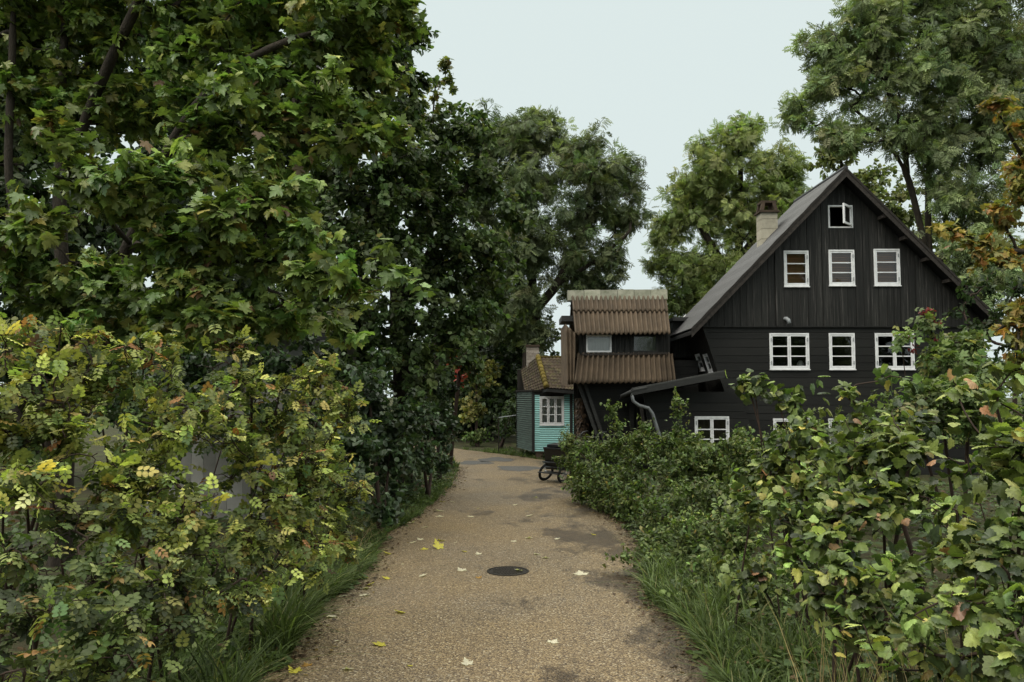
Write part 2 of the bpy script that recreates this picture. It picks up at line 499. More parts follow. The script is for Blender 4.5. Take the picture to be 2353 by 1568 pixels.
# ------------------------------------------------------------------ windows
def window(par, O, u, v, n, w, h, cols=1, rows=3, sashes=1, blind=None, hinges=True, depth=0.09, frame='white', curtain=False,
           label=None):
    """casement window centred on O in the frame u (right), v (up), n (out); sash bars and casing are the part's own mesh"""
    f = MB()
    c, s = 0.038, 0.036
    W, Hh = w / 2, h / 2
    f.fbox(O, u, v, n, -W, -W + c, -Hh, Hh, -depth, 0.022)
    f.fbox(O, u, v, n, W - c, W, -Hh, Hh, -depth, 0.022)
    f.fbox(O, u, v, n, -W + c, W - c, Hh - c, Hh, -depth, 0.021)
    f.fbox(O, u, v, n, -W + c, W - c, -Hh, -Hh + c, -depth, 0.021)
    f.fbox(O, u, v, n, -W - 0.012, W + 0.012, -Hh - 0.022, -Hh - 0.001, -depth, 0.045)       # sill strip
    sw = (w - 2 * c) / sashes
    panes = []
    for k in range(sashes):
        a0 = -W + c + k * sw + 0.004; a1 = a0 + sw - 0.008
        b0, b1 = -Hh + c + 0.004, Hh - c - 0.004
        f.fbox(O, u, v, n, a0, a0 + s, b0, b1, -0.035, 0.012)
        f.fbox(O, u, v, n, a1 - s, a1, b0, b1, -0.035, 0.012)
        f.fbox(O, u, v, n, a0 + s, a1 - s, b1 - s, b1, -0.035, 0.011)
        f.fbox(O, u, v, n, a0 + s, a1 - s, b0, b0 + s * 1.15, -0.035, 0.011)
        for r_ in range(1, rows):
            z = b0 + s + (b1 - b0 - 2*s) * r_ / rows
            f.fbox(O, u, v, n, a0 + s, a1 - s, z - 0.013, z + 0.013, -0.03, 0.008)
        for q in range(1, cols):
            z = a0 + s + (a1 - a0 - 2*s) * q / cols
            f.fbox(O, u, v, n, z - 0.013, z + 0.013, b0 + s, b1 - s, -0.029, 0.007)
        panes.append((a0 + s, a1 - s, b0 + s, b1 - s))
    wn = f.build('window', M[frame], par)
    if label: wn['label'] = label
    gm = MB()
    for (a, b, c0, d) in panes:
        g = lambda x, y, z: O + u*x + v*y + n*z
        gm.add([g(a, c0, -0.012), g(b, c0, -0.012), g(b, d, -0.012), g(a, d, -0.012)], [(0, 1, 2, 3)])
    gm.build('pane', M['glass'], wn)
    if blind:
        bm = MB()
        bt = Hh - c; bb = bt - (h - 2*c) * blind
        ns = max(3, int((bt - bb) / 0.05))
        for i in range(ns):
            z = bb + (bt - bb) * (i + 0.5) / ns
            bm.fbox(O, u, v, n, -W + c + .01, W - c - .01, z - 0.022, z + 0.022, -0.16 - 0.004*(i % 2), -0.15, random.uniform(0.8, 1.15))
        bm.build('blind', M['blind'], wn)
    if curtain:
        cm = MB()
        g = lambda x, y, z: O + u*x + v*y + n*z
        cm.patch(g(-W+c, -Hh+c, -0.14), g(W-c, -Hh+c, -0.14), g(W-c, Hh-c, -0.14), g(-W+c, Hh-c, -0.14), 60, 1,
                 lambda a, b: 0.012*math.sin(a*46))
        cm.build('curtain', M['curtain'], wn)
    if hinges:
        for sx_ in ((1,) if sashes == 1 else (-1, 1)):
            for zz in (-0.32, 0.32):
                hm = MB()
                x = sx_ * (W - c)
                hm.fbox(O, u, v, n, x - 0.012, x + 0.012, zz*h - 0.045, zz*h + 0.045, 0.0225, 0.034)
                hm.build('hinge', M['grey_metal'], wn)
    return wn

X1, Y1, Z1 = Vector((1, 0, 0)), Vector((0, 1, 0)), Vector((0, 0, 1))

def boards(mb, lo, hi, step, other, holes, y_front, thick, vertical=True, jit=0.006, gap=0.006, seed=0):
    """boards with openings left out. vertical: lo..hi is x, other(x) -> (z0, z1); else lo..hi is z, other(z) -> (x0, x1)"""
    r2 = random.Random(seed)
    edges = [lo]
    while edges[-1] < hi - step * 0.4:
        edges.append(edges[-1] + step * r2.uniform(0.82, 1.2))
    edges[-1] = hi
    for a, b in zip(edges[:-1], edges[1:]):
        off = r2.uniform(-jit, jit); tone = r2.uniform(0.72, 1.3)
        cuts = sorted({a + gap/2, b - gap/2, *[q for h in holes for q in (h[:2] if vertical else h[2:]) if a + gap < q < b - gap]})
        for c, d in zip(cuts[:-1], cuts[1:]):
            mid = (c + d) / 2
            hit = sorted([(h[2:] if vertical else h[:2]) for h in holes
                          if (h[0] < mid < h[1] if vertical else h[2] < mid < h[3])])
            s0 = other(c); s1 = other(d)
            lo0, lo1 = s0[0], s1[0]
            spans = []
            for (p, q) in hit:
                spans.append((lo0, lo1, p, p)); lo0 = lo1 = q
            spans.append((lo0, lo1, s0[1], s1[1]))
            for (l0, l1, h0, h1) in spans:
                if h0 - l0 < 0.01 and h1 - l1 < 0.01: continue
                yf, yb = y_front + off, y_front + thick
                if vertical:
                    mb.hexa([(c, yf, l0), (d, yf, l1), (d, yb, l1), (c, yb, l0)],
                            [(c, yf, h0), (d, yf, h1), (d, yb, h1), (c, yb, h0)], tone)
                else:
                    mb.hexa([(l0, yf, c), (h0, yf, c), (h0, yb, c), (l0, yb, c)],
                            [(l1, yf, d), (h1, yf, d), (h1, yb, d), (l1, yb, d)], tone)

# ------------------------------------------------------------------ the black gabled cottage
YF = 20.0                                   # plane of the gable wall
ridge = P(1943, 388, YF - 0.4)
eaveL = P(1589, 756, YF - 0.4)
slope = (ridge.z - eaveL.z) / (ridge.x - eaveL.x)
eaveR = Vector((2 * ridge.x - eaveL.x, YF - 0.4, eaveL.z))
DEPTH = 3.15
house = tag(empty('black_cottage', (ridge.x, YF, 0)), 'black timber cottage with steep gable, white windows and a leaning left wall', 'house')
def rect(px0, px1, py0, py1, Y=YF):
    a = P(px0, py1, Y); b = P(px1, py0, Y)
    return [a.x, b.x, a.z, b.z]
def hole(r, m=0.004): return (r[0]+m, r[1]-m, r[2]+m, r[3]-m)
w_attic = rect(1902, 1957, 473, 525)
w_up = [rect(1801, 1856, 577, 659), rect(1904, 1961, 575, 657), rect(2008, 2065, 573, 657)]
w_low = [rect(1769, 1858, 766, 849), rect(1906, 1963, 766, 849), rect(2012, 2099, 766, 849)]
w_gnd = [rect(1778, 1862, 962, 1045), rect(1905, 1990, 962, 1045)]
zsplit = P(1800, 750, YF).z
def left_x(z):                              # the leaning corner
    a, b = P(1617, 758, YF), P(1668, 908, YF)
    return a.x + (b.x - a.x) * (a.z - z) / (a.z - b.z)
roofz = lambda x: ridge.z - 0.16 - slope * abs(x - ridge.x)
xr = 2 * ridge.x - left_x(zsplit)
up = MB()
boards(up, left_x(zsplit) - 0.01, xr, 0.19, lambda x: (zsplit, max(zsplit + 0.001, roofz(x))), [hole(w_attic)] + [hole(q) for q in w_up],
       YF - 0.03, 0.09, True, 0.008, 0.008, 3)
# a few cover strips over joints
for px in (1888, 1963, 2105, 1783):
    x = P(px, 650, YF).x
    up.box((x - 0.03, YF - 0.058, zsplit + 0.002), (x + 0.03, YF - 0.02, roofz(x) - 0.06), random.uniform(0.9, 1.5)) if px != 1963 and px != 1888 else None
up.build('gable_wall', M['black_wood'], house)
lowm = MB()
boards(lowm, 0.0, zsplit, 0.2, lambda z: (left_x(z), xr), [hole(q) for q in w_low + w_gnd], YF, 0.08, False, 0.006, 0.008, 5)
lowm.box((left_x(zsplit), YF - 0.05, zsplit - 0.03), (xr, YF - 0.002, zsplit - 0.001), 0.9)
lowm.build('lower_wall', M['black_wood_h'], house)
# leaning side wall (left), back wall, right wall, floor slabs
sw = MB()
SB = YF + DEPTH - 0.2
zt = eaveL.z + 0.10
side_n = Vector((-(zt - 0.0), 0, -(left_x(0) - left_x(zt)))).normalized()
def side_pt(y, z, out=0.0):
    return Vector((left_x(z), y, z)) + side_n * out
side_holes = []
for (ya, yb, za, zb) in ((20.45, 20.95, 2.55, 3.02), (21.25, 21.8, 2.62, 3.06)):
    side_holes.append((ya, yb, za, zb))
edges = np.arange(YF + 0.0, SB, 0.19)
for a in edges:
    b = min(a + 0.185, SB)
    cuts = sorted({a, b, *[q for h in side_holes for q in h[:2] if a < q < b]})
    tone = random.uniform(0.8, 1.25); off = random.uniform(0, 0.008)
    for c, d in zip(cuts[:-1], cuts[1:]):
        m_ = (c + d) / 2
        zlo = 0.0
        segs = []
        for h in side_holes:
            if h[0] < m_ < h[1]:
                segs.append((zlo, h[2])); zlo = h[3]
        segs.append((zlo, zt))
        for z0, z1 in segs:
            sw.hexa([side_pt(c, z0, off), side_pt(d, z0, off), side_pt(d, z0, -0.07), side_pt(c, z0, -0.07)],
                    [side_pt(c, z1, off), side_pt(d, z1, off), side_pt(d, z1, -0.07), side_pt(c, z1, -0.07)], tone)
sw.build('side_wall', M['black_wood'], house)
bw = MB()
bw.prism([(left_x(zt)+.1, SB, 0), (xr, SB, 0), (xr, SB, zt), (ridge.x, SB, ridge.z - 0.25), (left_x(zt)+.1, SB, zt)], (0, 0.08, 0))
bw.box((xr - 0.08, YF + 0.081, 0), (xr, SB - 0.001, zt))
bw.build('back_wall', M['black_wood'], house)
fl = MB()
fl.box((left_x(0) + 0.1, YF + 0.1, 2.02), (xr - 0.1, SB - 0.02, 2.14))
fl.box((left_x(zsplit) + 0.15, YF + 0.1, zsplit - 0.1), (xr - 0.1, SB - 0.02, zsplit))
fl.build('floor_slab', M['dim'], house)
# roof: left slope corrugated, right slope plain, ridge roll
rf = MB()
yb0, yb1 = YF - 0.4, YF + DEPTH
for (ev, sgn) in ((eaveL, -1), (eaveR, 1)):
    e0 = Vector((ev.x, yb0, ev.z)); e1 = Vector((ev.x, yb1, ev.z))
    r0 = Vector((ridge.x, yb0, ridge.z)); r1 = Vector((ridge.x, yb1, ridge.z))
    if sgn < 0:
        rf.patch(e0, e1, r1, r0, 320, 18, lambda a, b: -(0.012*math.sin(a*2*math.pi*40) + 0.02*(1 - (b*18/2 % 1))),
                 tone=lambda a, b: 0.85 + 0.3*((int(b*9)*7919 + int(a*5)*104729) % 13)/13)
        rf.hexa([e0 - Z1*.06, e1 - Z1*.06, r1 - Z1*.06, r0 - Z1*.06], [e0 - Z1*.14, e1 - Z1*.14, r1 - Z1*.14, r0 - Z1*.14], 0.5)
    else:
        rf.patch(r0, r1, e1, e0, 120, 12, lambda a, b: -(0.012*math.sin(a*2*math.pi*30)))
        rf.hexa([r0 - Z1*.06, r1 - Z1*.06, e1 - Z1*.06, e0 - Z1*.06], [r0 - Z1*.14, r1 - Z1*.14, e1 - Z1*.14, e0 - Z1*.14], 0.5)
rf.tube([(ridge.x, yb0 - 0.02, ridge.z + 0.02), (ridge.x, yb1, ridge.z + 0.02)], 0.06, 10)
rf.build('roof', M['roof_dark'], house)
for ev in (eaveL, eaveR):
    bb = MB()
    d = (Vector((ridge.x, 0, ridge.z)) - Vector((ev.x, 0, ev.z))).normalized()
    a = Vector((ev.x, yb0 - 0.022, ev.z - 0.07)); b = Vector((ridge.x, yb0 - 0.022, ridge.z - 0.07))
    # each bargeboard ends in a plumb cut at the ridge
    hw = 0.135
    q0 = [a + Vector((0, -.022, -hw)), b + Vector((0, -.022, -hw)), b + Vector((0, -.022, hw*0.6)), a + Vector((0, -.022, hw*0.6))]
    q1 = [p + Vector((0, 0.042, 0)) for p in q0]
    bb.hexa(q0, q1)
    q0 = [p + Vector((0, -0.014, 0)) for p in (a + Z1*(hw*0.1), b + Z1*(hw*0.1), b + Z1*(hw*0.66), a + Z1*(hw*0.66))]
    q0 = [p + Vector((0, -0.022, 0)) for p in q0]
    bb.hexa(q0, [p + Vector((0, 0.013, 0)) for p in q0], 0.7)
    bb.build('bargeboard', M['rake'], house)
# brackets under the right verge
for k in range(6):
    x = ridge.x + 0.95 + k * 0.52
    mb = MB()
    z = roofz(x) - 0.03
    mb.box((x - 0.04, yb0 + 0.03, z - 0.05), (x + 0.04, YF - 0.06, z + 0.03), 1.3)
    mb.build('bracket', M['rake'], house)
# white snow-like sheet of flashing at the lower left roof edge
fm = MB()
a = Vector((eaveL.x + 0.02, yb1 + 0.005, eaveL.z + 0.03)); b = a + Vector((0.62, 0, 0.62*slope))
fm.hexa([a, b, b + Z1*.05, a + Z1*.05], [p + Vector((0, .03, 0)) for p in (a, b, b + Z1*.05, a + Z1*.05)])
fm.build('flashing', M['white'], house)
for q, kw in [(w_up[0], dict(blind=0.97)), (w_up[1], dict(blind=0.99)), (w_up[2], dict(blind=0.98)),
              (w_low[0], dict(sashes=2)), (w_low[1], {}), (w_low[2], dict(sashes=2)),
              (w_gnd[0], dict(sashes=2)), (w_gnd[1], dict(sashes=2))]:
    yy = YF - 0.03 if q in w_up else YF
    window(house, Vector(((q[0]+q[1])/2, yy, (q[2]+q[3])/2)), X1, Z1, -Y1, q[1]-q[0], q[3]-q[2], **kw)
# attic window with its sash swung open
q = w_attic
O = Vector(((q[0]+q[1])/2, YF - 0.03, (q[2]+q[3])/2)); W, Hh = (q[1]-q[0])/2, (q[3]-q[2])/2
f = MB()
for a in (-W, W - 0.04):
    f.fbox(O, X1, Z1, -Y1, a, a + 0.04, -Hh, Hh, -0.09, 0.022)
for a in (-Hh, Hh - 0.035):
    f.fbox(O, X1, Z1, -Y1, -W + .04, W - .04, a, a + 0.035, -0.09, 0.021)
aw = f.build('window', M['white'], house); aw['label'] = 'small attic window with its sash open'
th = R(48)
su = Vector((-math.cos(th), -math.sin(th), 0)); sn = Vector((math.sin(th) * -1, math.cos(th), 0)) * 1
hp = O + X1 * (W - 0.045) - Y1 * 0.03
s_ = MB(); sw_ = 2*W - 0.09; sh = 2*Hh - 0.08
sO = hp - Z1 * sh / 2
for a, b, c, d in ((0, .05, 0, sh), (sw_ - .05, sw_, 0, sh), (.05, sw_ - .05, 0, .05), (.05, sw_ - .05, sh - .05, sh)):
    s_.fbox(sO, su, Z1, sn, a, b, c, d, -0.02, 0.02)
s_.build('sash', M['white'], aw)
gm = MB()
gm.add([sO + su*.05 + Z1*.05, sO + su*(sw_-.05) + Z1*.05, sO + su*(sw_-.05) + Z1*(sh-.05), sO + su*.05 + Z1*(sh-.05)], [(0, 1, 2, 3)])
gm.build('pane', M['glass'], aw)
# leaning side windows
for (ya, yb, za, zb) in side_holes:
    v_ = (side_pt(0, zb) - side_pt(0, za)).normalized()
    window(house, (side_pt(ya, za, -.018) + side_pt(yb, zb, -.018)) / 2, -Y1, v_, side_n, yb - ya, (side_pt(0, zb) - side_pt(0, za)).length,
           hinges=False, rows=2, label='narrow leaning side window')
# elbow vent pipe
vp = MB()
c = P(1806, 738, YF - 0.05)
vp.tube([c + Vector((-.01, .12, .06)), c + Vector((-.01, .02, .06)), c + Vector((0, -.05, .055)), c + Vector((.03, -.09, .02)), c + Vector((.05, -.10, -.07))], 0.048, 10)
vp.build('vent_pipe', M['grey_metal'], house, True)
# chimney on the left slope
chx0, chx1 = P(1744, 500, 21.6).x, P(1781, 500, 21.6).x
chz = P(1762, 492, 21.6).z
ch = MB()
z = 5.35; k = 0
while z < chz - 0.02:
    h_ = min(0.27, chz - z)
    o_ = random.uniform(-0.004, 0.004)
    ch.box((chx0 + o_, 21.4 + o_, z + 0.006), (chx1 + o_, 21.84 + o_, z + h_ - 0.006), random.uniform(0.88, 1.1))
    ch.box((chx0 + .008, 21.408, z + h_ - 0.007), (chx1 - .008, 21.832, z + h_ + 0.007), 0.72)
    z += h_
cho = ch.build('chimney', M['cream_block'], house)
cc = MB()
mxx = (chx0 + chx1) / 2; my = 21.62; hw = (chx1 - chx0) / 2
cc.box((mxx - hw - .05, my - .27, chz), (mxx + hw + .05, my + .27, chz + 0.05))
for sxx in (-1, 1):
    for syy in (-1, 1):
        a = Vector((mxx + sxx*(hw - .03), my + syy*.18, chz + .05)); b = a + Vector((-sxx*.05, -syy*.03, .24))
        cc.bar(a, b, 0.09, 0.09, (0, 1, 0))
cc.box((mxx - hw + .02, my - .2, chz + .27), (mxx + hw - .02, my + .2, chz + .33))
cc.build('chimney_cap', M['clay_cap'], cho)
# jar inside the lower left window
jx = P(1839, 832, YF + 0.22)
jm = MB()
prof = [(0.0, 0.0), (0.055, 0.0), (0.085, 0.05), (0.092, 0.10), (0.075, 0.15), (0.05, 0.17), (0.055, 0.185), (0.04, 0.2), (0.0, 0.21)]
k = 20
for i, (r_, z_) in enumerate(prof):
    for j in range(k):
        a = 2*math.pi*j/k
        jm.v.append((jx.x + max(r_, 1e-4)*math.cos(a), jx.y + max(r_, 1e-4)*math.sin(a), w_low[0][2] + 0.02 + z_))
for i in range(len(prof) - 1):
    for j in range(k):
        jm.face([i*k + j, i*k + (j+1) % k, (i+1)*k + (j+1) % k, (i+1)*k + j])
jar = jm.build('jar', M['ceramic'], None, True)
tag(jar, 'round white lidded jar standing inside the lower left double window', 'jar')
ins = MB()
for q in w_low: ins.box((q[0] - .05, YF + 0.082, q[2] - 0.02), (q[1] + .05, YF + 0.36, q[2] + 0.018))
ins.build('inner_sill', M['white'], house)
# lean-to porch: sloping roof edge, dark wall below, gutter end and downpipe
YL = 19.2
pa, pb = P(1452, 898, YL), P(1664, 857, YL)
pr = MB()
d = Vector((0, 2.2, -0.22))
pr.hexa([pa, pb, pb + d, pa + d], [p + Z1*.05 for p in (pa, pb, pb + d, pa + d)])
pro = pr.build('porch_roof', M['roof_dark'], house)
fa = MB()
q0 = [pa + Vector((-.03, -.04, -.12)), pb + Vector((0, -.04, -.12)), pb + Vector((0, -.04, .02)), pa + Vector((-.03, -.04, .02))]
fa.hexa(q0, [p + Y1*.038 for p in q0])
q0 = [p + Vector((0, -.03, 0)) for p in (pa + Z1*.025, pb + Z1*.025, pb + Z1*.06, pa + Z1*.06)]
fa.hexa(q0, [p + Y1*.1 for p in q0], 2.2)
fa.build('fascia', M['fascia'], pro)
gut = MB()
ga, gb = P(1427, 912, YL), P(1458, 897, YL)
gut.tube([ga, gb, gb + Vector((0.3, 0, 0.06))], [0.045, 0.05, 0.05], 8)
gut.build('gutter', M['fascia'], house, True)
dp = MB()
dp.tube([P(1452, 905, YL), P(1455, 922, YL), P(1468, 932, YL), P(1490, 938, YL), P(1499, 950, YL), P(1514, 997, YL), P(1535, 1075, YL)], 0.042, 10)
dp.build('downpipe', M['pipe_grey'], house, True)
pw = MB()
def port_l(z): return P(1480, 905, YL + .5).x + 0.16*(2.0 - z)
w_porch = rect(1597, 1675, 957, 1040, YL + .6)
boards(pw, 0, 2.05, 0.2, lambda z: (port_l(z), left_x(z) + 0.3), [hole(w_porch)], YL + 0.6, 0.1, False, 0.006, 0.008, 9)
pw.build('porch_wall', M['black_wood_h'], house)
q = w_porch
window(house, Vector(((q[0]+q[1])/2, YL + .6, (q[2]+q[3])/2)), X1, Z1, -Y1, q[1]-q[0], q[3]-q[2], sashes=2)
po = MB()
po.bar(P(1473, 935, YL+.3), P(1492, 1060, YL+.3), 0.07, 0.07, (0, 1, 0))
po.build('porch_post', M['rake'], house)

# ------------------------------------------------------------------ annex with corrugated roof
ann = tag(empty('corrugated_annex', (2.9, 21.8, 0)), 'dark annex with brown corrugated roof and skirt on inward leaning walls', 'annex')
def corr(waves, amp, lap=None):
    def f(a, b):
        d = amp * math.sin(a * 2 * math.pi * waves)
        if lap: d += 0.014 * (1 if b < lap else 0)
        return d
    return f
rTL, rTR = P(1313, 682, 22.2), P(1530, 682, 22.2)
eL, eR = P(1321, 768, 21.2), P(1540, 766, 21.2)
mb = MB()
eM0, eM1 = eL.lerp(rTL, .60), eR.lerp(rTR, .60)
tn_ = lambda a, b: 0.9 + 0.2*((int(a*6)*37) % 7)/7
mb.patch(eL, eR, eM1, eM0, 20*8, 8, corr(20, 0.045), tone=tn_)
up_ = Vector((0, -.03, .025))
mb.patch(eM0.lerp(eL, .04) + up_, eM1.lerp(eR, .04) + up_, rTR, rTL, 20*8, 8, corr(20, 0.045), tone=lambda a, b: 0.85*tn_(a, b))
o = mb.build('roof', M['corrugated'], ann, True)
sm = o.modifiers.new('sheet', 'SOLIDIFY'); sm.thickness = 0.012; sm.offset = -1
capm = MB()
cL, cR = P(1305, 690, 22.14), P(1535, 688, 22.14)
dL, dR = P(1304, 667, 22.3), P(1534, 665, 22.3)
npc = 6
for i in range(npc):
    t0, t1 = i/npc, (i+1)/npc - 0.004
    a, b = cL.lerp(cR, t0), cL.lerp(cR, t1); c, d = dL.lerp(dR, t1), dL.lerp(dR, t0)
    oo = Vector((0, 0, random.uniform(-.006, .006)))
    capm.hexa([a + oo, b + oo, c + oo, d + oo], [p + Vector((0, .25, -.02)) + oo for p in (a, b, c, d)], random.uniform(0.85, 1.15))
capm.build('ridge_cap', M['cap'], ann)
# back slope, so the roof is whole
mb = MB()
mb.patch(rTR + Vector((0, .1, 0)), rTL + Vector((0, .1, 0)), Vector((rTL.x, 23.6, 3.5)), Vector((rTR.x, 23.6, 3.5)), 90, 4, corr(15, 0.024))
mb.build('back_roof', M['corrugated'], ann, True)
# window strip
ws = MB()
zA, zB = P(1400, 816, 21.55).z, P(1400, 764, 21.55).z
xa, xb = P(1330, 790, 21.55).x, P(1540, 790, 21.55).x
wa1 = rect(1347, 1405, 770, 810, 21.55); wa2 = rect(1453, 1511, 770, 810, 21.55)
boards(ws, xa, xb, 0.15, lambda x: (zA, zB), [hole(wa1), hole(wa2)], 21.55, 0.06, True, 0.006, 0.006, 21)
# gable cheeks under the roof
ws.hexa([Vector((xa, 21.5, zA)), Vector((xa + .06, 21.5, zA)), Vector((xa + .06, 23.5, zA)), Vector((xa, 23.5, zA))],
        [Vector((xa, 21.5, zB)), Vector((xa + .06, 21.5, zB)), Vector((xa + .06, 22.25, rTL.z - .05)), Vector((xa, 22.25, rTL.z - .05))])
ws.box((xa, 23.45, 0), (xb + 1.2, 23.52, 3.5))
ws.build('upper_wall', M['black_wood'], ann)
def plain_window(par, q, Y, fmat, glass_back, lab):
    O = Vector(((q[0]+q[1])/2, Y, (q[2]+q[3])/2)); W, Hh = (q[1]-q[0])/2, (q[3]-q[2])/2
    f = MB()
    c = 0.045
    for a in (-W, W - c): f.fbox(O, X1, Z1, -Y1, a, a + c, -Hh, Hh, -0.05, 0.025)
    for a in (-Hh, Hh - c): f.fbox(O, X1, Z1, -Y1, -W + c, W - c, a, a + c, -0.05, 0.024)
    wn = f.build('window', fmat, par); wn['label'] = lab
    g = MB()
    p = lambda x, z, y: O + X1*x + Z1*z + Y1*y
    g.add([p(-W+c, -Hh+c, .01), p(W-c, -Hh+c, .01), p(W-c, Hh-c, .01), p(-W+c, Hh-c, .01)], [(0, 1, 2, 3)])
    g.build('pane', M['glass'], wn)
    b = MB()
    b.box(p(-W+c*.5, -Hh+c*.5, .06), p(W-c*.5, Hh-c*.5 - (0.05 if glass_back == 'curtain' else 0), .07))
    b.build('blind', M[glass_back], wn)
M['grey_blind'] = surf('grey_blind', (0.16, 0.165, 0.17), (0.12, 0.12, 0.125), 5, None, 0.8, 0.2, bmp=0)
plain_window(ann, wa1, 21.55, M['white'], 'curtain', 'white framed small window with pale blind')
plain_window(ann, wa2, 21.55, M['fascia'], 'grey_blind', 'dark framed small window with grey blind')
rl = MB()
rl.bar(P(1337, 815, 21.42), P(1535, 812, 21.42), 0.05, 0.05)
rl.build('ledge', M['rake'], ann)
# lower skirt
sTL, sTR = P(1326, 812, 21.48), P(1545, 812, 21.48)
sBL, sBR = P(1318, 881, 21.05), P(1553, 878, 21.05)
mb = MB()
mb.patch(sBL, sBR, sTR, sTL, 19*8, 8, corr(19, 0.048), tone=lambda a, b: 0.85 + 0.3*((int(a*8)*29) % 7)/7)
o = mb.build('skirt', M['corrugated'], ann, True)
sm = o.modifiers.new('sheet', 'SOLIDIFY'); sm.thickness = 0.012; sm.offset = -1
# corrugated side strip that wraps the left end
mb = MB()
a0, a1 = P(1304, 884, 21.12), sBL + Vector((.02, .02, -.01))
b1, b0 = P(1324, 768, 21.4), P(1299, 745, 21.65)
mb.patch(a0, a1, b1, b0, 4*8, 10, corr(2.5, 0.05))
o = mb.build('side_sheet', M['corrugated'], ann, True)
sm = o.modifiers.new('sheet', 'SOLIDIFY'); sm.thickness = 0.012
mb = MB()
mb.patch(Vector((a0.x, 23.4, a0.z)), a0, b0, Vector((b0.x, 23.4, b0.z)), 8*8, 4, corr(7, 0.022))
mb.build('side_sheet', M['corrugated'], ann, True)
dc = MB()
c = P(1304, 734, 22.0)
dc.box((c.x - .18, 21.7, c.z - .08), (c.x + .22, 22.9, c.z + .07))
dc.build('flat_cap', M['fascia'], ann)
dc = MB()
c = P(1558, 733, 22.5)
dc.box((c.x - .25, 22.0, c.z - .10), (c.x + .35, 23.4, c.z + .0))
dc.build('flat_cap', M['fascia'], ann)
dw = MB()
dw.box((c.x - .2, 22.2, 3.0), (c.x + .3, 23.3, c.z - .101))
dw.build('dormer_wall', M['black_wood'], ann)
# inward leaning lower wall with posts
lw = MB()
def al(z):
    a, b = P(1330, 885, 21.5), P(1376, 1015, 21.5)
    return a.x + (b.x - a.x) * (a.z - z) / (a.z - b.z)
boards(lw, 0, 2.9, 0.2, lambda z: (al(z), 5.0), [], 21.6, 0.1, False, 0.006, 0.008, 13)
lw.build('lower_wall', M['black_wood_h'], ann)
for dx in (0.0, 0.17):
    mb = MB()
    mb.bar(P(1328, 878, 21.45) + X1*dx, P(1384, 1035, 21.45) + X1*dx*0.8, 0.08, 0.06, (0, 1, 0), 1.2)
    mb.build('post', M['fascia'], ann)
dr = MB()
dr.box((3.15, 21.52, 0.02), (3.25, 21.6, 1.75)); dr.box((3.72, 21.52, 0.02), (3.82, 21.6, 1.75)); dr.box((3.251, 21.52, 1.66), (3.719, 21.6, 1.75))
dro = dr.build('door', M['fascia'], ann)
mb = MB(); mb.box((3.26, 21.56, 0.03), (3.71, 21.6, 1.65)); mb.build('door_panel', M['black_wood'], dro)

# ------------------------------------------------------------------ turquoise cabin
cab = tag(empty('turquoise_cabin', (1.5, 25.5, 0)), 'small turquoise clapboard cabin with mossy tiled hip roof by the path bend', 'cabin')
YC = 25.0
zc0, zc1 = P(1260, 1037, YC).z, P(1260, 900, YC).z
cx0, cx1 = P(1226, 970, YC).x, P(1345, 970, YC).x
wq = rect(1240, 1296, 911, 977, YC)
def clap(mb, a, b, z0, z1, tone=1.0):
    """lap boards from a to b (ground points), about 7 cm each"""
    n = max(1, round((z1 - z0) / 0.068))
    a = Vector((a[0], a[1], 0)); b = Vector((b[0], b[1], 0))
    nn = (b - a).cross(Z1).normalized()
    for i in range(n):
        za, zb = z0 + (z1-z0)*i/n, z0 + (z1-z0)*(i+1)/n
        tn = tone*random.uniform(0.9, 1.1)
        zb -= .017
        pts = [a + Z1*za + nn*.040, b + Z1*za + nn*.040, b + Z1*zb + nn*.008, a + Z1*zb + nn*.008]
        mb.hexa(pts, [p - nn*.05 for p in pts], tn)
cw = MB()
xpost = P(1312, 970, YC).x
clap(cw, (cx0, YC), (wq[0], YC), zc0, zc1)
clap(cw, (wq[1], YC), (xpost - .04, YC), zc0, zc1)
clap(cw, (wq[0], YC), (wq[1], YC), zc0, wq[2] - .0)
clap(cw, (xpost + .05, YC), (cx1 + .25, YC), zc0, zc1)
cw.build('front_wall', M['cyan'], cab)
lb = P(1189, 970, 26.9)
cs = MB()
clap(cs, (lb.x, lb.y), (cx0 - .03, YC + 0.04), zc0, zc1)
cs.build('side_wall', M['shaded_old_cyan'], cab)
cb = MB()
cb.prism([(lb.x, lb.y + .06, zc0), (cx0, YC + .12, zc0), (cx1 + .25, YC + .12, zc0), (cx1 + .25, 27.6, zc0), (lb.x, 27.6, zc0)], (0, 0, 0.05), 0.5)
cb.box((lb.x, 27.601, zc0 + .051), (cx1 + .25, 27.68, 2.82))
cb.prism([(lb.x - .05, lb.y - .1, zc1), (cx0 - .05, YC - .1, zc1), (cx1 + .25, YC - .1, zc1), (cx1 + .25, 27.6, zc1), (lb.x - .05, 27.6, zc1)], (0, 0, .05), .6)
cb.build('back_wall', M['dim'], cab)
for xa_, xb_, yy_ in ((cx0 - .045, cx0 + .035, .05), (xpost - .04, xpost + .05, .045)):
    cp = MB(); cp.box((xa_, YC - yy_, zc0 - .03), (xb_, YC + .05, zc1 + .02)); cp.build('corner_post', M['fascia'], cab)
cp = MB(); cp.bar((lb.x, lb.y, zc0), (lb.x, lb.y, zc1), 0.08, 0.08, (0, 1, 0)); cp.build('corner_post', M['fascia'], cab)
cp = MB(); cp.box((cx0 + .036, YC - .04, zc1 - .10), (xpost - .041, YC - .026, zc1 + .03)); cp.build('head_board', M['fascia'], cab)
window(cab, Vector(((wq[0]+wq[1])/2, YC - .02, (wq[2]+wq[3])/2)), X1, Z1, -Y1, wq[1]-wq[0], wq[3]-wq[2], sashes=3, rows=3, curtain=True, hinges=False)
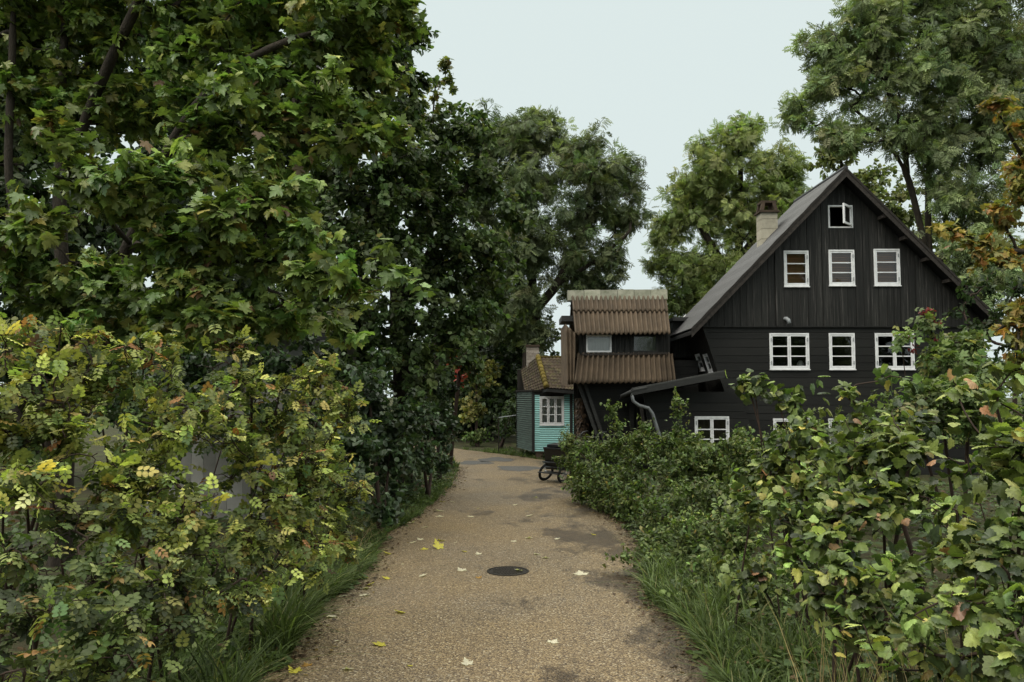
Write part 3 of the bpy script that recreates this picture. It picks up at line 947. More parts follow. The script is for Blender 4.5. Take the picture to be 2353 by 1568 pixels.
# roof: front slope, canted left slope, back slope
A, A2 = P(1236, 822, 26.3), P(1345, 822, 26.3)
D, D2 = P(1256, 893, 24.7), P(1350, 900, 24.7)
B, Cc = P(1197, 852, 27.8), P(1207, 908, 25.9)
def tiles(nu, nv):
    def f(a, b):
        return 0.022 * abs(math.sin(a * math.pi * nu)) + 0.025 * (1 - (b * nv % 1.0))
    return f
ct = lambda a, b: 0.7 + 0.6*((int(a*13)*7919 + int(b*11)*6133) % 17)/17
rm = MB()
rm.patch(D, D2, A2, A, 13*6, 11*4, tiles(13, 11), tone=ct)
rm.patch(Cc, D, A, B, 9*6, 11*4, tiles(9, 11), tone=ct)
rm.patch(A2, A, B, Vector((A2.x, 28.2, B.z)), 12, 6, lambda a, b: 0)
o = rm.build('roof', M['tile'], cab)
hp_ = MB()
for i in range(9):
    t0 = (i + .1)/9; t1 = (i + 1.12)/9
    p, q_ = D.lerp(A, t0) + Z1*.03, D.lerp(A, t1) + Z1*.045
    hp_.tube([p, p.lerp(q_, .5), q_], [0.095, 0.088, 0.07], 8, random.uniform(.7, 1.2))
for i in range(8):
    p, q_ = A.lerp(A2, (i + .05)/8), A.lerp(A2, (i + 1.05)/8)
    hp_.tube([p, q_], [0.06, 0.055], 8, random.uniform(.25, .6))
hp_.build('hip_tiles', M['moss_tile'], o, True)
# soffit and fascia
sf = MB()
for a, b in ((D, D2), (Cc, D)):
    q0 = [a - Z1*.1, b - Z1*.1, b - Z1*.0, a - Z1*.0]
    sf.hexa(q0, [p + Y1*.05 for p in q0])
sf.build('eaves_board', M['fascia'], cab)
cc1 = MB()
c0, c1 = P(1210, 850, 27.2), P(1238, 798, 27.2)
nz = 12
for i in range(nz):
    z0 = 2.3 + (c1.z - 2.3)*i/nz; z1 = 2.3 + (c1.z - 2.3)*(i+1)/nz - 0.008
    cc1.box((c0.x + random.uniform(-.004, .004), 27.0, z0), (c1.x + random.uniform(-.004, .004), 27.4, z1), random.uniform(.75, 1.15))
cc1.box((c0.x + .012, 27.012, 2.3), (c1.x - .012, 27.388, c1.z - .01), .6)
cq = cc1.build('chimney', M['white_brick'], cab)
mb = MB(); mb.box((c0.x - .03, 26.97, c1.z), (c1.x + .03, 27.43, c1.z + .07)); mb.build('chimney_cap', M['clay_cap'], cq)
for x in (cx0 + .18, cx1 - .2):
    mb = MB(); mb.box((x - .11, YC + .02, 0), (x + .11, YC + .3, zc0 - .001)); mb.box((x - .14, YC, zc0 - .06), (x + .14, YC + .02, zc0 - .002))
    mb.build('pier', M['pier'], cab)
# low tin canopy left of the cabin
cn = MB()
p, q_ = P(1190, 912, 26.7), P(1212, 905, 26.4)
cn.hexa([p, q_, q_ + Y1*1.2, p + Y1*1.2], [v + Z1*.04 for v in (p, q_, q_ + Y1*1.2, p + Y1*1.2)])
cn.build('canopy', M['grey_metal'], cab)
# a pale handrail left of the cabin
hr = MB()
p0, p1 = P(1146, 960, 27.6), P(1191, 954, 27.0)
hr.tube([p0, p1], 0.016, 6)
hro = tag(hr.build('handrail', M['grey_metal'], None, True), 'thin pale handrail running to the left corner of the turquoise cabin', 'handrail')
hr = MB(); hr.tube([p0 - Z1*.018, Vector((p0.x, p0.y, 0))], 0.02, 6); hr.build('post', M['bark'], hro)
# lattice screen far behind the path
lt = MB()
p0, p1 = P(1118, 900, 36), P(1160, 770, 36)
for i in range(7):
    z = p0.z + (p1.z - p0.z)*(i + .5)/7
    lt.box((p0.x, 36, z - .03), (p1.x, 36.03, z + .03))
    x = p0.x + (p1.x - p0.x)*(i + .5)/7
    lt.box((x - .03, 36.031, 0), (x + .03, 36.06, p1.z))
tag(lt.build('lattice_screen', M['lattice']), 'weathered wooden lattice screen among dark trees beyond the path', 'lattice')

# ------------------------------------------------------------------ pale house behind the roses on the left
YP = 13.0
pal = tag(empty('pale_house', (-4.2, YP + 1.5, 0)), 'pale walled house with teal window and mossy roof hidden behind yellow rose bushes', 'house')
wq = rect(355, 440, 735, 842, YP)
pz = P(600, 765, YP).z
xL, xR = P(330, 800, YP).x, P(735, 800, YP).x
mb = MB()
boards(mb, xL, xR, 0.22, lambda x: (0, pz), [hole(wq)], YP, 0.08, True, 0.003, 0.004, 31)
mb.box((xR - .08, YP + .081, 0), (xR, YP + 3, pz)); mb.box((xL, YP + .081, 0), (xL + .08, YP + 3, pz)); mb.box((xL, YP + 3.001, 0), (xR, YP + 3.08, pz))
mb.build('wall', M['pale_wall'], pal)
window(pal, Vector(((wq[0]+wq[1])/2, YP, (wq[2]+wq[3])/2)), X1, Z1, -Y1, wq[1]-wq[0], wq[3]-wq[2], sashes=2, rows=2, frame='teal', hinges=False)
mb = MB()
a, b = Vector((xL - .2, YP - .35, pz - .05)), Vector((xR + .25, YP - .35, pz - .05))
c, d = Vector((xR + .25, YP + 1.5, pz + .55)), Vector((xL - .2, YP + 1.5, pz + .55))
mb.patch(a, b, c, d, 60, 12, lambda u, v: .02*(1 - (v*6 % 1)) + random.uniform(0, .015))
mb.patch(d, c, Vector((xR + .25, YP + 3.3, pz - .05)), Vector((xL - .2, YP + 3.3, pz - .05)), 20, 6, lambda u, v: 0)
mb.build('roof', M['moss_roof'], pal)
mb = MB(); mb.box((xL - .2, YP - .36, pz - .14), (xR + .25, YP - .33, pz - .04)); mb.build('eaves_board', M['fascia'], pal)

# ------------------------------------------------------------------ cargo tricycle
ctl = Vector((1.17, 18.7, 0))
tri = tag(empty('cargo_tricycle', ctl), 'black cargo tricycle with a plywood box parked half inside the hedge', 'tricycle')
ang = R(222)
ux = Vector((math.cos(ang), math.sin(ang), 0)); uy = Vector((-math.sin(ang), math.cos(ang), 0))   # ux: forward
def tp(a, b, c): return ctl + ux*a + uy*(b + .38*c) + Z1*c       # it leans to one side
def ring(mb, c, ax, r, tr, n=28, sides=8):
    e = ax.orthogonal().normalized(); f_ = ax.cross(e)
    mb.tube([c + (e*math.cos(2*math.pi*i/n) + f_*math.sin(2*math.pi*i/n))*r for i in range(n)], tr, sides, closed=True)
def wheel(c, ax, r):
    t_ = MB(); ring(t_, c, ax, r, 0.026); wo_ = t_.build('wheel', M['rubber'], tri, True)
    rm_ = MB(); ring(rm_, c, ax, r - .03, 0.012); rm_.build('rim', M['black_paint'], wo_, True)
    sp = MB(); e = ax.orthogonal().normalized(); f_ = ax.cross(e)
    for i in range(18):
        a = 2*math.pi*i/18
        sp.tube([c + ax*(.02 if i % 2 else -.02), c + (e*math.cos(a) + f_*math.sin(a))*(r - .03)], .003, 4)
    sp.tube([c - ax*.04, c + ax*.04], .022, 8)
    sp.build('spokes', M['chrome'], wo_)
tax = (uy - Z1*0.38).normalized()
wheel(tp(.32, .30, .21), tax, .2)
wheel(tp(.32, -.30, .21), tax, .2)
wheel(tp(-1.25, 0, .28), tax, .275)
bx = MB()
b_lo = [tp(-.32, -.27, .28), tp(.38, -.27, .28), tp(.38, .27, .28), tp(-.32, .27, .28)]
b_hi = [tp(-.40, -.34, .84), tp(.56, -.34, .76), tp(.56, .34, .76), tp(-.40, .34, .84)]
for i in range(4):
    j = (i + 1) % 4
    nrm = ((b_lo[j] - b_lo[i]).cross(b_hi[i] - b_lo[i])).normalized()*(-.018)
    bx.hexa([b_lo[i], b_lo[j], b_hi[j], b_hi[i]], [p + nrm for p in (b_lo[i], b_lo[j], b_hi[j], b_hi[i])])
bx.hexa([p + Z1*.002 for p in b_lo], [p + Z1*.02 for p in b_lo])
for i in range(4):
    bx.bar(b_hi[i] + Z1*.01, b_hi[(i+1) % 4] + Z1*.01, .035, .03)
bx.build('cargo_box', M['ply'], tri)
cv = MB(); q0 = [tp(-.36, -.31, .88), tp(.50, -.31, .80), tp(.50, .31, .80), tp(-.36, .31, .88)]
cv.hexa(q0, [p + Z1*.05 for p in q0]); cv.build('cargo_cover', M['black_paint'], tri)
fr_ = MB()
fr_.tube([tp(.32, -.30, .21), tp(.32, .30, .21)], .018, 8)
fr_.tube([tp(.5, -.32, .2), tp(.6, -.28, .22), tp(.6, .28, .22), tp(.5, .32, .2)], .016, 8)
fr_.tube([tp(0, 0, .26), tp(-.5, 0, .26), tp(-.85, 0, .3), tp(-.95, 0, .75)], .022, 8)
fr_.tube([tp(-.85, 0, .3), tp(-1.25, .05, .30)], .014, 6); fr_.tube([tp(-.85, 0, .3), tp(-1.25, -.05, .30)], .014, 6)
fr_.tube([tp(-.93, 0, .65), tp(-1.25, .05, .30)], .012, 6)
fr_.tube([tp(.46, -.30, .34), tp(.50, .30, .34)], .02, 8)
fr_.tube([tp(.50, -.31, .45), tp(.53, .31, .45)], .02, 8)
fr_.build('frame', M['black_paint'], tri, True)
hb = MB()
hb.tube([tp(-.42, -.28, .6), tp(-.46, -.28, 1.02), tp(-.52, -.26, 1.1), tp(-.72, -.30, 1.12)], .015, 8)
hb.tube([tp(-.42, .28, .6), tp(-.46, .28, 1.02), tp(-.52, .26, 1.1), tp(-.72, .30, 1.12)], .015, 8)
hb.tube([tp(-.46, -.28, 1.0), tp(-.46, .28, 1.0)], .014, 8)
hb.build('handlebar', M['black_paint'], tri, True)
sd_ = MB()
sd_.prism([tp(-1.12, -.08, .80), tp(-1.16, 0, .80), tp(-1.12, .08, .80), tp(-.86, .025, .80), tp(-.84, 0, .80), tp(-.86, -.025, .80)], (0, 0, .05))
sd_.build('saddle', M['rubber'], tri)

# ------------------------------------------------------------------ manhole cover
mc = G(1167, 1314)
mh = MB()
k = 48
def disc(r, z0, z1, t=1.0):
    mh.add([(mc.x + r*math.cos(2*math.pi*i/k), mc.y + r*math.sin(2*math.pi*i/k), z0) for i in range(k)] +
           [(mc.x + r*math.cos(2*math.pi*i/k), mc.y + r*math.sin(2*math.pi*i/k), z1) for i in range(k)],
           [tuple(range(k, 2*k))] + [(i, (i+1) % k, k + (i+1) % k, k + i) for i in range(k)], t)
MR = .9
disc(0.232*MR, 0.0, 0.009, .9)
for i in range(-6, 7):
    for j in range(-6, 7):
        x, y = i*.032 + (.016 if j % 2 else 0), j*.032
        if x*x + y*y < .175**2:
            mh.box((mc.x + x - .010, mc.y + y - .010, .0092), (mc.x + x + .010, mc.y + y + .010, .0145), 1.3)
mho = tag(mh.build('manhole_cover', M['iron']), 'round dark cast iron manhole cover set in the gravel path', 'manhole cover')
mh = MB(); 
for i in range(k):
    a, b = 2*math.pi*i/k, 2*math.pi*(i+1)/k
    g = lambda r, z, t: (mc.x + r*math.cos(t), mc.y + r*math.sin(t), z)
    mh.hexa([g(.213, .004, a), g(.238, .004, a), g(.238, .004, b), g(.213, .004, b)], [g(.213, .013, a), g(.238, .011, a), g(.238, .011, b), g(.213, .013, b)], .8)
mh.build('rim', M['iron'], mho)

# ------------------------------------------------------------------ leaf shapes (unit length along y, z is the upper side)
def fan(outline, centre, curl=0.18, fold=0.12, rib=1.12):
    pts = [centre] + outline
    v = np.array([(x, y, 0.0) for x, y in pts])
    v[:, 2] = fold * np.abs(v[:, 0]) - curl * (v[:, 1]**2) - curl*1.4*np.abs(v[:, 0])**2
    n = len(outline)
    t = [(0, 1 + i, 1 + (i + 1) % n) for i in range(n)]
    c = np.ones(len(v)); c[0] = rib
    return v, np.array(t), c
def mirror(half):
    return half + [(-x, y) for x, y in reversed(half) if x > 1e-6]
OVATE = fan(mirror([(0, 0), (.20, .14), (.30, .38), (.24, .66), (.10, .88), (0, 1)]), (0, .42), .22, .25)
ROUND = fan(mirror([(0, 0), (.28, .08), (.43, .34), (.36, .62), (.16, .86), (0, 1)]), (0, .38), .22, .25)
MAPLE = fan(mirror([(0, 0), (.10, -.07), (.30, -.12), (.48, -.04), (.36, .08), (.46, .16), (.58, .22), (.68, .46), (.52, .42), (.42, .54),
                    (.24, .44), (.28, .62), (.33, .72), (.18, .74), (0, 1)]), (0, .22), .28, .22)
def currant():
    half = [(0, 0), (.14, -.08), (.32, -.06), (.40, .04), (.45, .06), (.50, .20), (.58, .32), (.50, .38), (.52, .46), (.36, .50), (.32, .58), (.34, .68), (.22, .74), (.18, .88), (.07, .90), (0, 1)]
    out = mirror(half)
    n = len(out)
    c = np.array((0, .24))
    o = np.array(out)
    mid = c + (o - c) * 0.55
    V = [(c[0], c[1], .05)]
    for i, (x, y) in enumerate(mid): V.append((x, y, (.055 if i % 2 else -.005)))
    for i, (x, y) in enumerate(o): V.append((x, y, (.03 if i % 2 else -.03)))
    V = np.array(V)
    V[:, 2] += .10*np.abs(V[:, 0]) - .32*np.abs(V[:, 0])**2 - .22*V[:, 1]**2
    T = []
    for i in range(n):
        j = (i + 1) % n
        T.append((0, 1 + i, 1 + j)); T.append((1 + i, 1 + n + i, 1 + n + j)); T.append((1 + i, 1 + n + j, 1 + j))
    col = np.ones(len(V)); col[0] = 1.25
    for i in range(n):
        col[1 + i] = .9 if i % 2 else 1.12
    return V, np.array(T), col
CURRANT = currant()
def compound(base, n_pairs, size, spread=1.05, start=.25, droop=.12):
    V, T, K = [], [], []
    bv, bt, bk = base
    def put(px, py, pz, ang, s):
        b = sum(len(x) for x in V)
        ca, sa = math.cos(ang), math.sin(ang)
        q = bv.copy() * s
        x = q[:, 0]*ca + q[:, 1]*sa; y = -q[:, 0]*sa + q[:, 1]*ca
        V.append(np.stack([x + px, y + py, q[:, 2] + pz], 1)); T.append(bt + b); K.append(bk)
    for i in range(n_pairs):
        y = start + (0.80 - start) * i / max(1, n_pairs - 1)
        s = size * (.82 + .25*math.sin(math.pi*(i + .6)/n_pairs))
        for sg in (-1, 1):
            put(sg*.015, y, -droop*y*y, sg*spread, s)
    put(0, .84, -droop*.7, 0, size)
    # rachis
    b = sum(len(x) for x in V)
    V.append(np.array([(-.007, 0, 0), (.007, 0, 0), (.005, .9, -droop*.8), (-.005, .9, -droop*.8)])); T.append(np.array([(0, 1, 2), (0, 2, 3)]) + b); K.append(np.array([.7]*4))
    return np.concatenate(V), np.concatenate(T), np.concatenate(K)
LANCE = fan(mirror([(0, 0), (.16, .3), (.13, .65), (0, 1)]), (0, .45), .2, .3)
SMALLOVAL = fan(mirror([(0, 0), (.26, .2), (.34, .52), (.22, .85), (0, 1)]), (0, .45), .25, .3)
ASH = compound(LANCE, 4, .42, 1.0, .22, .3)
ROSE = compound(SMALLOVAL, 3, .36, 1.2, .3, .25)
ELDER = compound(OVATE, 2, .55, 1.0, .3, .3)

def unit(a):
    return a / np.maximum(np.linalg.norm(a, axis=-1, keepdims=True), 1e-9)

def leaves(name, tmpl, pos, d, n, size, col, mat, par):
    tv, tt, tk = tmpl
    N, k = len(pos), len(tv)
    y = unit(d)
    x = unit(np.cross(y, n))
    z = np.cross(x, y)
    bend = rng.uniform(0.4, 1.8, N)
    sx = rng.uniform(0.85, 1.12, N)
    V = pos[:, None, :] + size[:, None, None] * (tv[None, :, 0, None]*sx[:, None, None]*x[:, None, :] + tv[None, :, 1, None]*y[:, None, :]
                                               + (tv[None, :, 2] * bend[:, None])[..., None]*z[:, None, :])
    Fc = (np.arange(N)[:, None, None]*k + tt[None]).reshape(-1)
    colr = np.clip(col[:, None, :] * tk[None, :, None], 0, 1)
    return raw_mesh(name, V.reshape(-1, 3), Fc, np.full(N*len(tt), 3), mat, par, colr.reshape(-1, 3), smooth=False)

def pick(palette, N, grp=None, ngrp=1, jitter=.18, gj=.18):
    """palette: [(rgb, weight)]; every leaf gets a colour, every twig a slight shift of its own"""
    cols = np.array([p[0] for p in palette]); wts = np.array([p[1] for p in palette], float); wts /= wts.sum()
    c = cols[rng.choice(len(cols), N, p=wts)]
    c = c * np.exp(rng.normal(0, jitter, (N, 1)))
    if grp is not None:
        gs = np.exp(rng.normal(0, gj, (ngrp, 1))) * np.array([1.0, 1.0, 1.0]) * np.exp(rng.normal(0, .07, (ngrp, 3)))
        c = c * gs[grp]
    c = c*.88 + .12*(c @ np.array([.25, .65, .1]))[:, None]
    return np.clip(c, .004, .9)

def resample(pl, step):
    pl = np.array([tuple(p) for p in pl], float)
    d = np.concatenate([[0], np.cumsum(np.linalg.norm(np.diff(pl, axis=0), axis=1))])
    n = max(3, int(d[-1]/step) + 1)
    # smooth (Catmull-like) by interpolating then averaging
    s = np.linspace(0, d[-1], n)
    o = np.stack([np.interp(s, d, pl[:, k]) for k in range(3)], 1)
    for _ in range(3):
        o[1:-1] = (o[:-2] + 2*o[1:-1] + o[2:])/4
    return o

def ring_tubes(pts, rad, sides):
    """pts (N,K,3), rad (N,K) -> verts, faces for N tubes"""
    N, K = rad.shape
    t = np.empty_like(pts)
    t[:, 1:-1] = pts[:, 2:] - pts[:, :-2]; t[:, 0] = pts[:, 1] - pts[:, 0]; t[:, -1] = pts[:, -1] - pts[:, -2]
    t = unit(t)
    ref = np.tile(np.array([0.31, 0.17, 0.93]), (N, 1))
    al = np.abs((unit(pts[:, -1] - pts[:, 0]) * ref).sum(1)) > .9
    ref[al] = (0.94, .3, .1)
    a = unit(np.cross(t, ref[:, None, :])); b = np.cross(t, a)
    ang = np.arange(sides)*2*np.pi/sides
    V = pts[:, :, None, :] + rad[:, :, None, None]*(np.cos(ang)[None, None, :, None]*a[:, :, None, :] + np.sin(ang)[None, None, :, None]*b[:, :, None, :])
    i = np.arange(N)[:, None, None]; j = np.arange(K - 1)[None, :, None]; s = np.arange(sides)[None, None, :]
    base = (i*K + j)*sides
    Fq = np.stack([base + s, base + (s + 1) % sides, base + sides + (s + 1) % sides, base + sides + s], -1)
    return V.reshape(-1, 3), Fq.reshape(-1)

KCH = 6
def grow(bases, attr, r_tip, r_base, par, wood_name, wood_mat, wiggle=.06, lean=.35, sides=5, reach=.35):
    """grow branches from the base lines to every attractor; returns tips' directions"""
    pos, parn, dirs, plen = [], [], [], []
    lines = []
    for bi, b in enumerate(bases):
        pl = resample(b, .25)
        start = len(pos)
        # join to an earlier base line when it starts on one
        pidx = -1
        if pos:
            dd = np.linalg.norm(np.array(pos) - pl[0], axis=1)
            if dd.min() < .45: pidx = int(dd.argmin())
        for i, p in enumerate(pl):
            pos.append(p); parn.append(pidx if i == 0 else len(pos) - 2)
            dirs.append(unit(pl[min(i+1, len(pl)-1)] - pl[max(i-1, 0)]))
            plen.append((plen[parn[-1]] if parn[-1] >= 0 else 0) + (.25 if i else 0))
        lines.append((start, len(pl)))
    nA = len(attr)
    cap = len(pos) + nA*(KCH - 1) + 4
    Pn = np.zeros((cap, 3)); Pn[:len(pos)] = pos
    Dn = np.zeros((cap, 3)); Dn[:len(pos)] = dirs
    Ln = np.zeros(cap); Ln[:len(pos)] = plen
    par_i = np.full(cap, -1); par_i[:len(pos)] = parn
    m = len(pos)
    b0 = np.array(pos)
    order = np.argsort(np.array([np.linalg.norm(b0 - a, axis=1).min() for a in attr]) + rng.uniform(0, .3, nA))
    chains = np.zeros((nA, KCH), int); tipd = np.zeros((nA, 3))
    for ai in order:
        a = attr[ai]
        v = a - Pn[:m]
        dist = np.linalg.norm(v, axis=1)
        cosv = (v*Dn[:m]).sum(1)/np.maximum(dist, 1e-6)
        cost = dist*(1.25 - .35*cosv) + reach*Ln[:m]*.25 + .25*np.maximum(0, -v[:, 2])
        cost[dist < .02] = 9e9
        s = int(cost.argmin())
        L = dist[s]
        c = Pn[s] + Dn[s]*L*lean + np.array([0, 0, .06*L])
        tt = np.linspace(0, 1, KCH)[1:, None]
        pts = (1-tt)**2*Pn[s] + 2*tt*(1-tt)*c + tt**2*a
        pts[:-1] += rng.normal(0, wiggle*min(L, 1.0)*.5, (KCH - 2, 3))
        chains[ai, 0] = s
        prev = s
        for q in range(KCH - 1):
            Pn[m] = pts[q]; par_i[m] = prev
            Dn[m] = unit(pts[q] - Pn[prev]); Ln[m] = Ln[prev] + np.linalg.norm(pts[q] - Pn[prev])
            chains[ai, q + 1] = m
            prev = m; m += 1
        tipd[ai] = Dn[m - 1]
    cnt = np.zeros(m); cnt[chains[:, -1]] = 1
    for i in range(m - 1, -1, -1):
        if par_i[i] >= 0: cnt[par_i[i]] += cnt[i]
    cnt = np.maximum(cnt, 1)
    ex = math.log(max(r_base/r_tip, 1.5))/math.log(max(cnt.max(), 3))
    rad = r_tip*cnt**ex
    rr = rad[chains].copy(); rr[:, 0] = np.minimum(rr[:, 0], rr[:, 1]*1.25)
    V, Fq = ring_tubes(Pn[chains], rr, sides)
    allV, allF = [V], [Fq]; off = len(V)
    for st, n in lines:
        pts = Pn[st:st+n][None]; rd = rad[st:st+n][None].copy()
        if pts[0, 0, 2] < .3: rd[0, :3] *= np.array([1.5, 1.2, 1.06])
        v2, f2 = ring_tubes(pts, rd, 10)
        allV.append(v2); allF.append(f2 + off); off += len(v2)
    Fall = np.concatenate(allF)
    Vall = np.concatenate(allV)
    raw_mesh(wood_name, Vall, Fall, np.full(len(Fall)//4, 4), wood_mat, par, np.ones((len(Vall), 3)), smooth=True)
    return tipd

def sample_lobes(lobes, dens, shell=.55, zmin=.06, flat=1.0, clump=5, cr=.27):
    """lobes (px, py, r_px, Y[, k]) -> attractor points gathered in clumps, and their outward directions"""
    A, O = [], []
    for lb in lobes:
        px, py, r, Y = lb[:4]
        k = lb[4] if len(lb) > 4 else 1.0
        c = np.array(P(px, py, Y)); rm = r*Y/F
        n = max(3, int(dens*k*(rm**2)*rng.uniform(.9, 1.1)))
        m = max(2, n//clump)
        d = unit(rng.normal(0, 1, (m, 3)))
        q = (shell + (1 - shell)*rng.uniform(0, 1, m)**.6)
        inner = rng.uniform(0, 1, m) < .25
        q[inner] = rng.uniform(.1, shell, inner.sum())
        cc = d*q[:, None]*rng.uniform(.72, 1.0, (m, 1))
        g = rng.integers(0, m, n)
        off = rng.normal(0, 1, (n, 3))*cr*rng.uniform(.5, 1.3, (m, 1))[g]*np.array([1, 1, .75])
        p = c + (cc[g] + off)*rm*np.array([1, 1, flat])
        ok = p[:, 2] > zmin
        A.append(p[ok]); O.append(unit(d[g]*.5 + unit(off)*.8)[ok])
    return np.concatenate(A), np.concatenate(O)

def foliage(tips, tdir, out, per, span, tmpl, size, palette, mat, par, name, up=1.0, outw=.4, droop=.35, rand=.55, along=.5, side=.9, pet=.3, gj=.18, jitter=.18):
    N = len(tips)*per
    g = np.repeat(np.arange(len(tips)), per)
    s = rng.uniform(0, 1, N)**1.3*span
    d = tdir[g]
    sd = unit(np.cross(d, unit(rng.normal(0, 1, (N, 3)))))
    ld = d*along + sd*side + out[g]*.25 + np.array([0, 0, -droop]) + rng.normal(0, .18, (N, 3))
    ld = unit(ld)
    nn = np.array([0, 0, up]) + out[g]*outw + rng.normal(0, rand, (N, 3))
    sz = size*rng.uniform(.65, 1.2, N)
    p = tips[g] - d*s[:, None] + ld*(pet*sz)[:, None]*rng.uniform(.3, 1.3, (N, 1))
    ok = p[:, 2] > .02
    col = pick(palette, N, g, len(tips), jitter, gj)
    return leaves(name, tmpl, p[ok], ld[ok], nn[ok], sz[ok], col[ok], mat, par)

def plant(name, label, cat, base, trunks, lobes, dens, per, span, tmpl, size, palette, mat='leaf', group=None, r_tip=.004, r_base=.1,
          wood=('trunk', 'bark'), crown='crown', shell=.55, flat=1.0, sides=5, lean=.35, reach=.35, wiggle=.06, bare=0.0, **kw):
    root = tag(empty(name, (base[0], base[1], 0)), label, cat, group)
    A, O = sample_lobes(lobes, dens, shell, flat=flat)
    td = grow(trunks, A, r_tip, r_base, root, wood[0], M[wood[1]], wiggle, lean, sides, reach)
    lf = rng.uniform(0, 1, len(A)) > bare
    A, O, td = A[lf], O[lf], td[lf]
    foliage(A, td, O, per, span, tmpl, size, palette, M[mat], root, crown, **kw)
    return root

GREEN = [((.055, .10, .024), 5), ((.075, .125, .030), 4), ((.045, .08, .025), 3), ((.10, .15, .035), 1.5)]
# --- big near maple, left
MAPLE_PAL = [((.145, .215, .045), 5), ((.20, .27, .055), 4), ((.095, .15, .036), 3), ((.26, .28, .06), 1.5), ((.30, .25, .045), .25), ((.13, .075, .03), .25)]
mb0 = Vector((-5.3, 9.6, 0))
fk = P(135, 470, 9.3)
trunks = [[mb0, mb0.lerp(fk, .5) + Vector((.1, 0, 0)), fk, P(140, 250, 9.4), P(152, 0, 9.6), P(175, -420, 9.9)],
          [P(138, 440, 9.3), P(190, 290, 9.1), P(265, 110, 8.8), P(335, -20, 8.5), P(430, -300, 8.2)],
          [mb0, P(60, 620, 9.2), P(15, 420, 9.2), P(28, 150, 9.3), P(40, -400, 9.5)],
          [mb0.lerp(fk, .55) + Vector((.1, 0, 0)), P(300, 560, 8.8), P(380, 350, 8.4), P(450, 230, 8.0), P(560, 130, 7.9), P(730, 70, 7.9)],
          [P(400, 320, 8.3), P(520, 300, 7.9), P(650, 290, 7.7), P(800, 320, 7.6)],
          [P(300, 560, 8.8), P(430, 590, 7.9), P(600, 600, 7.4), P(760, 630, 7.0)],
          [P(300, 560, 8.8), P(260, 520, 8.0), P(200, 440, 7.2), P(120, 400, 6.6)]]
lobes = [(100, -170, 230, 9.3), (400, -170, 230, 9), (690, -150, 200, 8.8), (60, 90, 190, 10.2), (250, 80, 150, 9.6), (420, 80, 150, 9), (590, 110, 160, 8.5),
         (760, 70, 130, 8.4), (860, 40, 80, 8.3), (920, 10, 40, 8.2), (640, 270, 140, 7.9), (790, 240, 110, 7.9), (860, 330, 55, 7.8), (910, 300, 35, 7.9),
         (110, 330, 60, 6.7), (60, 480, 90, 6.4), (300, 470, 120, 7), (410, 390, 90, 7), (480, 330, 120, 7.8), (600, 420, 120, 7.4), (250, 420, 80, 7.4),
         (390, 560, 130, 7), (560, 560, 120, 7), (680, 520, 70, 7.1), (690, 640, 90, 7), (790, 640, 55, 6.8), (870, 612, 30, 6.7), (910, 630, 18, 6.7), (520, 690, 110, 7.2),
         (200, 610, 120, 8.2, .7), (60, 640, 110, 8.4, .7), (650, 740, 80, 7.4), (770, 730, 60, 7.4), (300, 720, 90, 8.4, .7), (400, 690, 100, 7.6), (560, 700, 100, 7.4), (470, 770, 60, 7.6, .8), (330, 745, 70, 8.2), (430, 770, 60, 8), (240, 770, 80, 8.4), (150, 720, 110, 8.6), (30, 560, 110, 8), (230, 250, 120, 9.6), (60, 250, 120, 9.8), (330, 230, 110, 9.4), (480, 220, 100, 8.8), (830, 130, 100, 8.6), (940, 60, 30, 8.4), (700, 200, 120, 8.4), (200, -40, 150, 10), (550, -40, 150, 9.5), (820, -60, 130, 9)]
plant('maple_tree', 'large green maple overhanging the left side, with big lobed leaves and dark forked stems', 'tree', mb0, trunks, lobes,
      210, 15, .36, MAPLE, .106, MAPLE_PAL, 'leaf_gloss', r_tip=.004, r_base=.105, shell=.35, flat=.9, up=1.3, outw=.3, droop=.4, rand=.40, along=.55, side=.8, pet=.5, gj=.28)

# --- dark lime tree behind it
LIME = [((.075, .115, .036), 5), ((.105, .15, .045), 3), ((.055, .085, .028), 3), ((.18, .17, .03), .15)]
b = P(930, 1000, 16.5); b.z = 0
tr = [[b, P(925, 850, 16.5), P(905, 600, 16.3), P(890, 300, 16), P(880, -100, 15.6)],
      [P(915, 700, 16.4), P(1000, 560, 16.6), P(1080, 420, 17), P(1110, 320, 17)],
      [P(905, 600, 16.3), P(830, 450, 15.6), P(780, 250, 15), P(760, 0, 15)]]
lob = [(860, 80, 95, 15), (910, 150, 60, 15), (780, -30, 140, 14.5), (930, 250, 65, 15.2, .8), (840, 350, 140, 15), (980, 360, 100, 16), (1070, 320, 90, 17), (1120, 420, 90, 17),
       (900, 500, 150, 15.5), (1030, 540, 130, 16.5), (1120, 600, 75, 17), (860, 660, 150, 15), (1000, 700, 140, 16), (1105, 730, 85, 16.8),
       (820, 800, 130, 14.5), (950, 850, 120, 15.5), (760, 480, 150, 15), (1050, 830, 60, 16.5), (700, 620, 130, 15), (620, 500, 130, 15.5), (900, 40, 60, 15), (950, 330, 80, 15.5), (1150, 500, 60, 17), (1160, 660, 40, 17), (1090, 280, 50, 17), (1000, 440, 80, 17), (985, 520, 70, 17), (990, 620, 80, 17), (960, 400, 50, 17), (950, 220, 60, 16), (1000, 300, 60, 16.5), (930, 110, 60, 15.5), (820, 180, 100, 15.2), (1030, 640, 55, 17), (1060, 690, 60, 17), (1020, 590, 55, 17), (1090, 650, 50, 17.3)]
plant('lime_tree', 'dark green lime tree with dense small leaves left of the path behind the maple', 'tree', b, tr, lob, 62, 30, .6, ROUND, .115, LIME, r_tip=.005, r_base=.2,
      shell=.5, up=1.0, outw=.7, droop=.5, rand=.45, gj=.25)
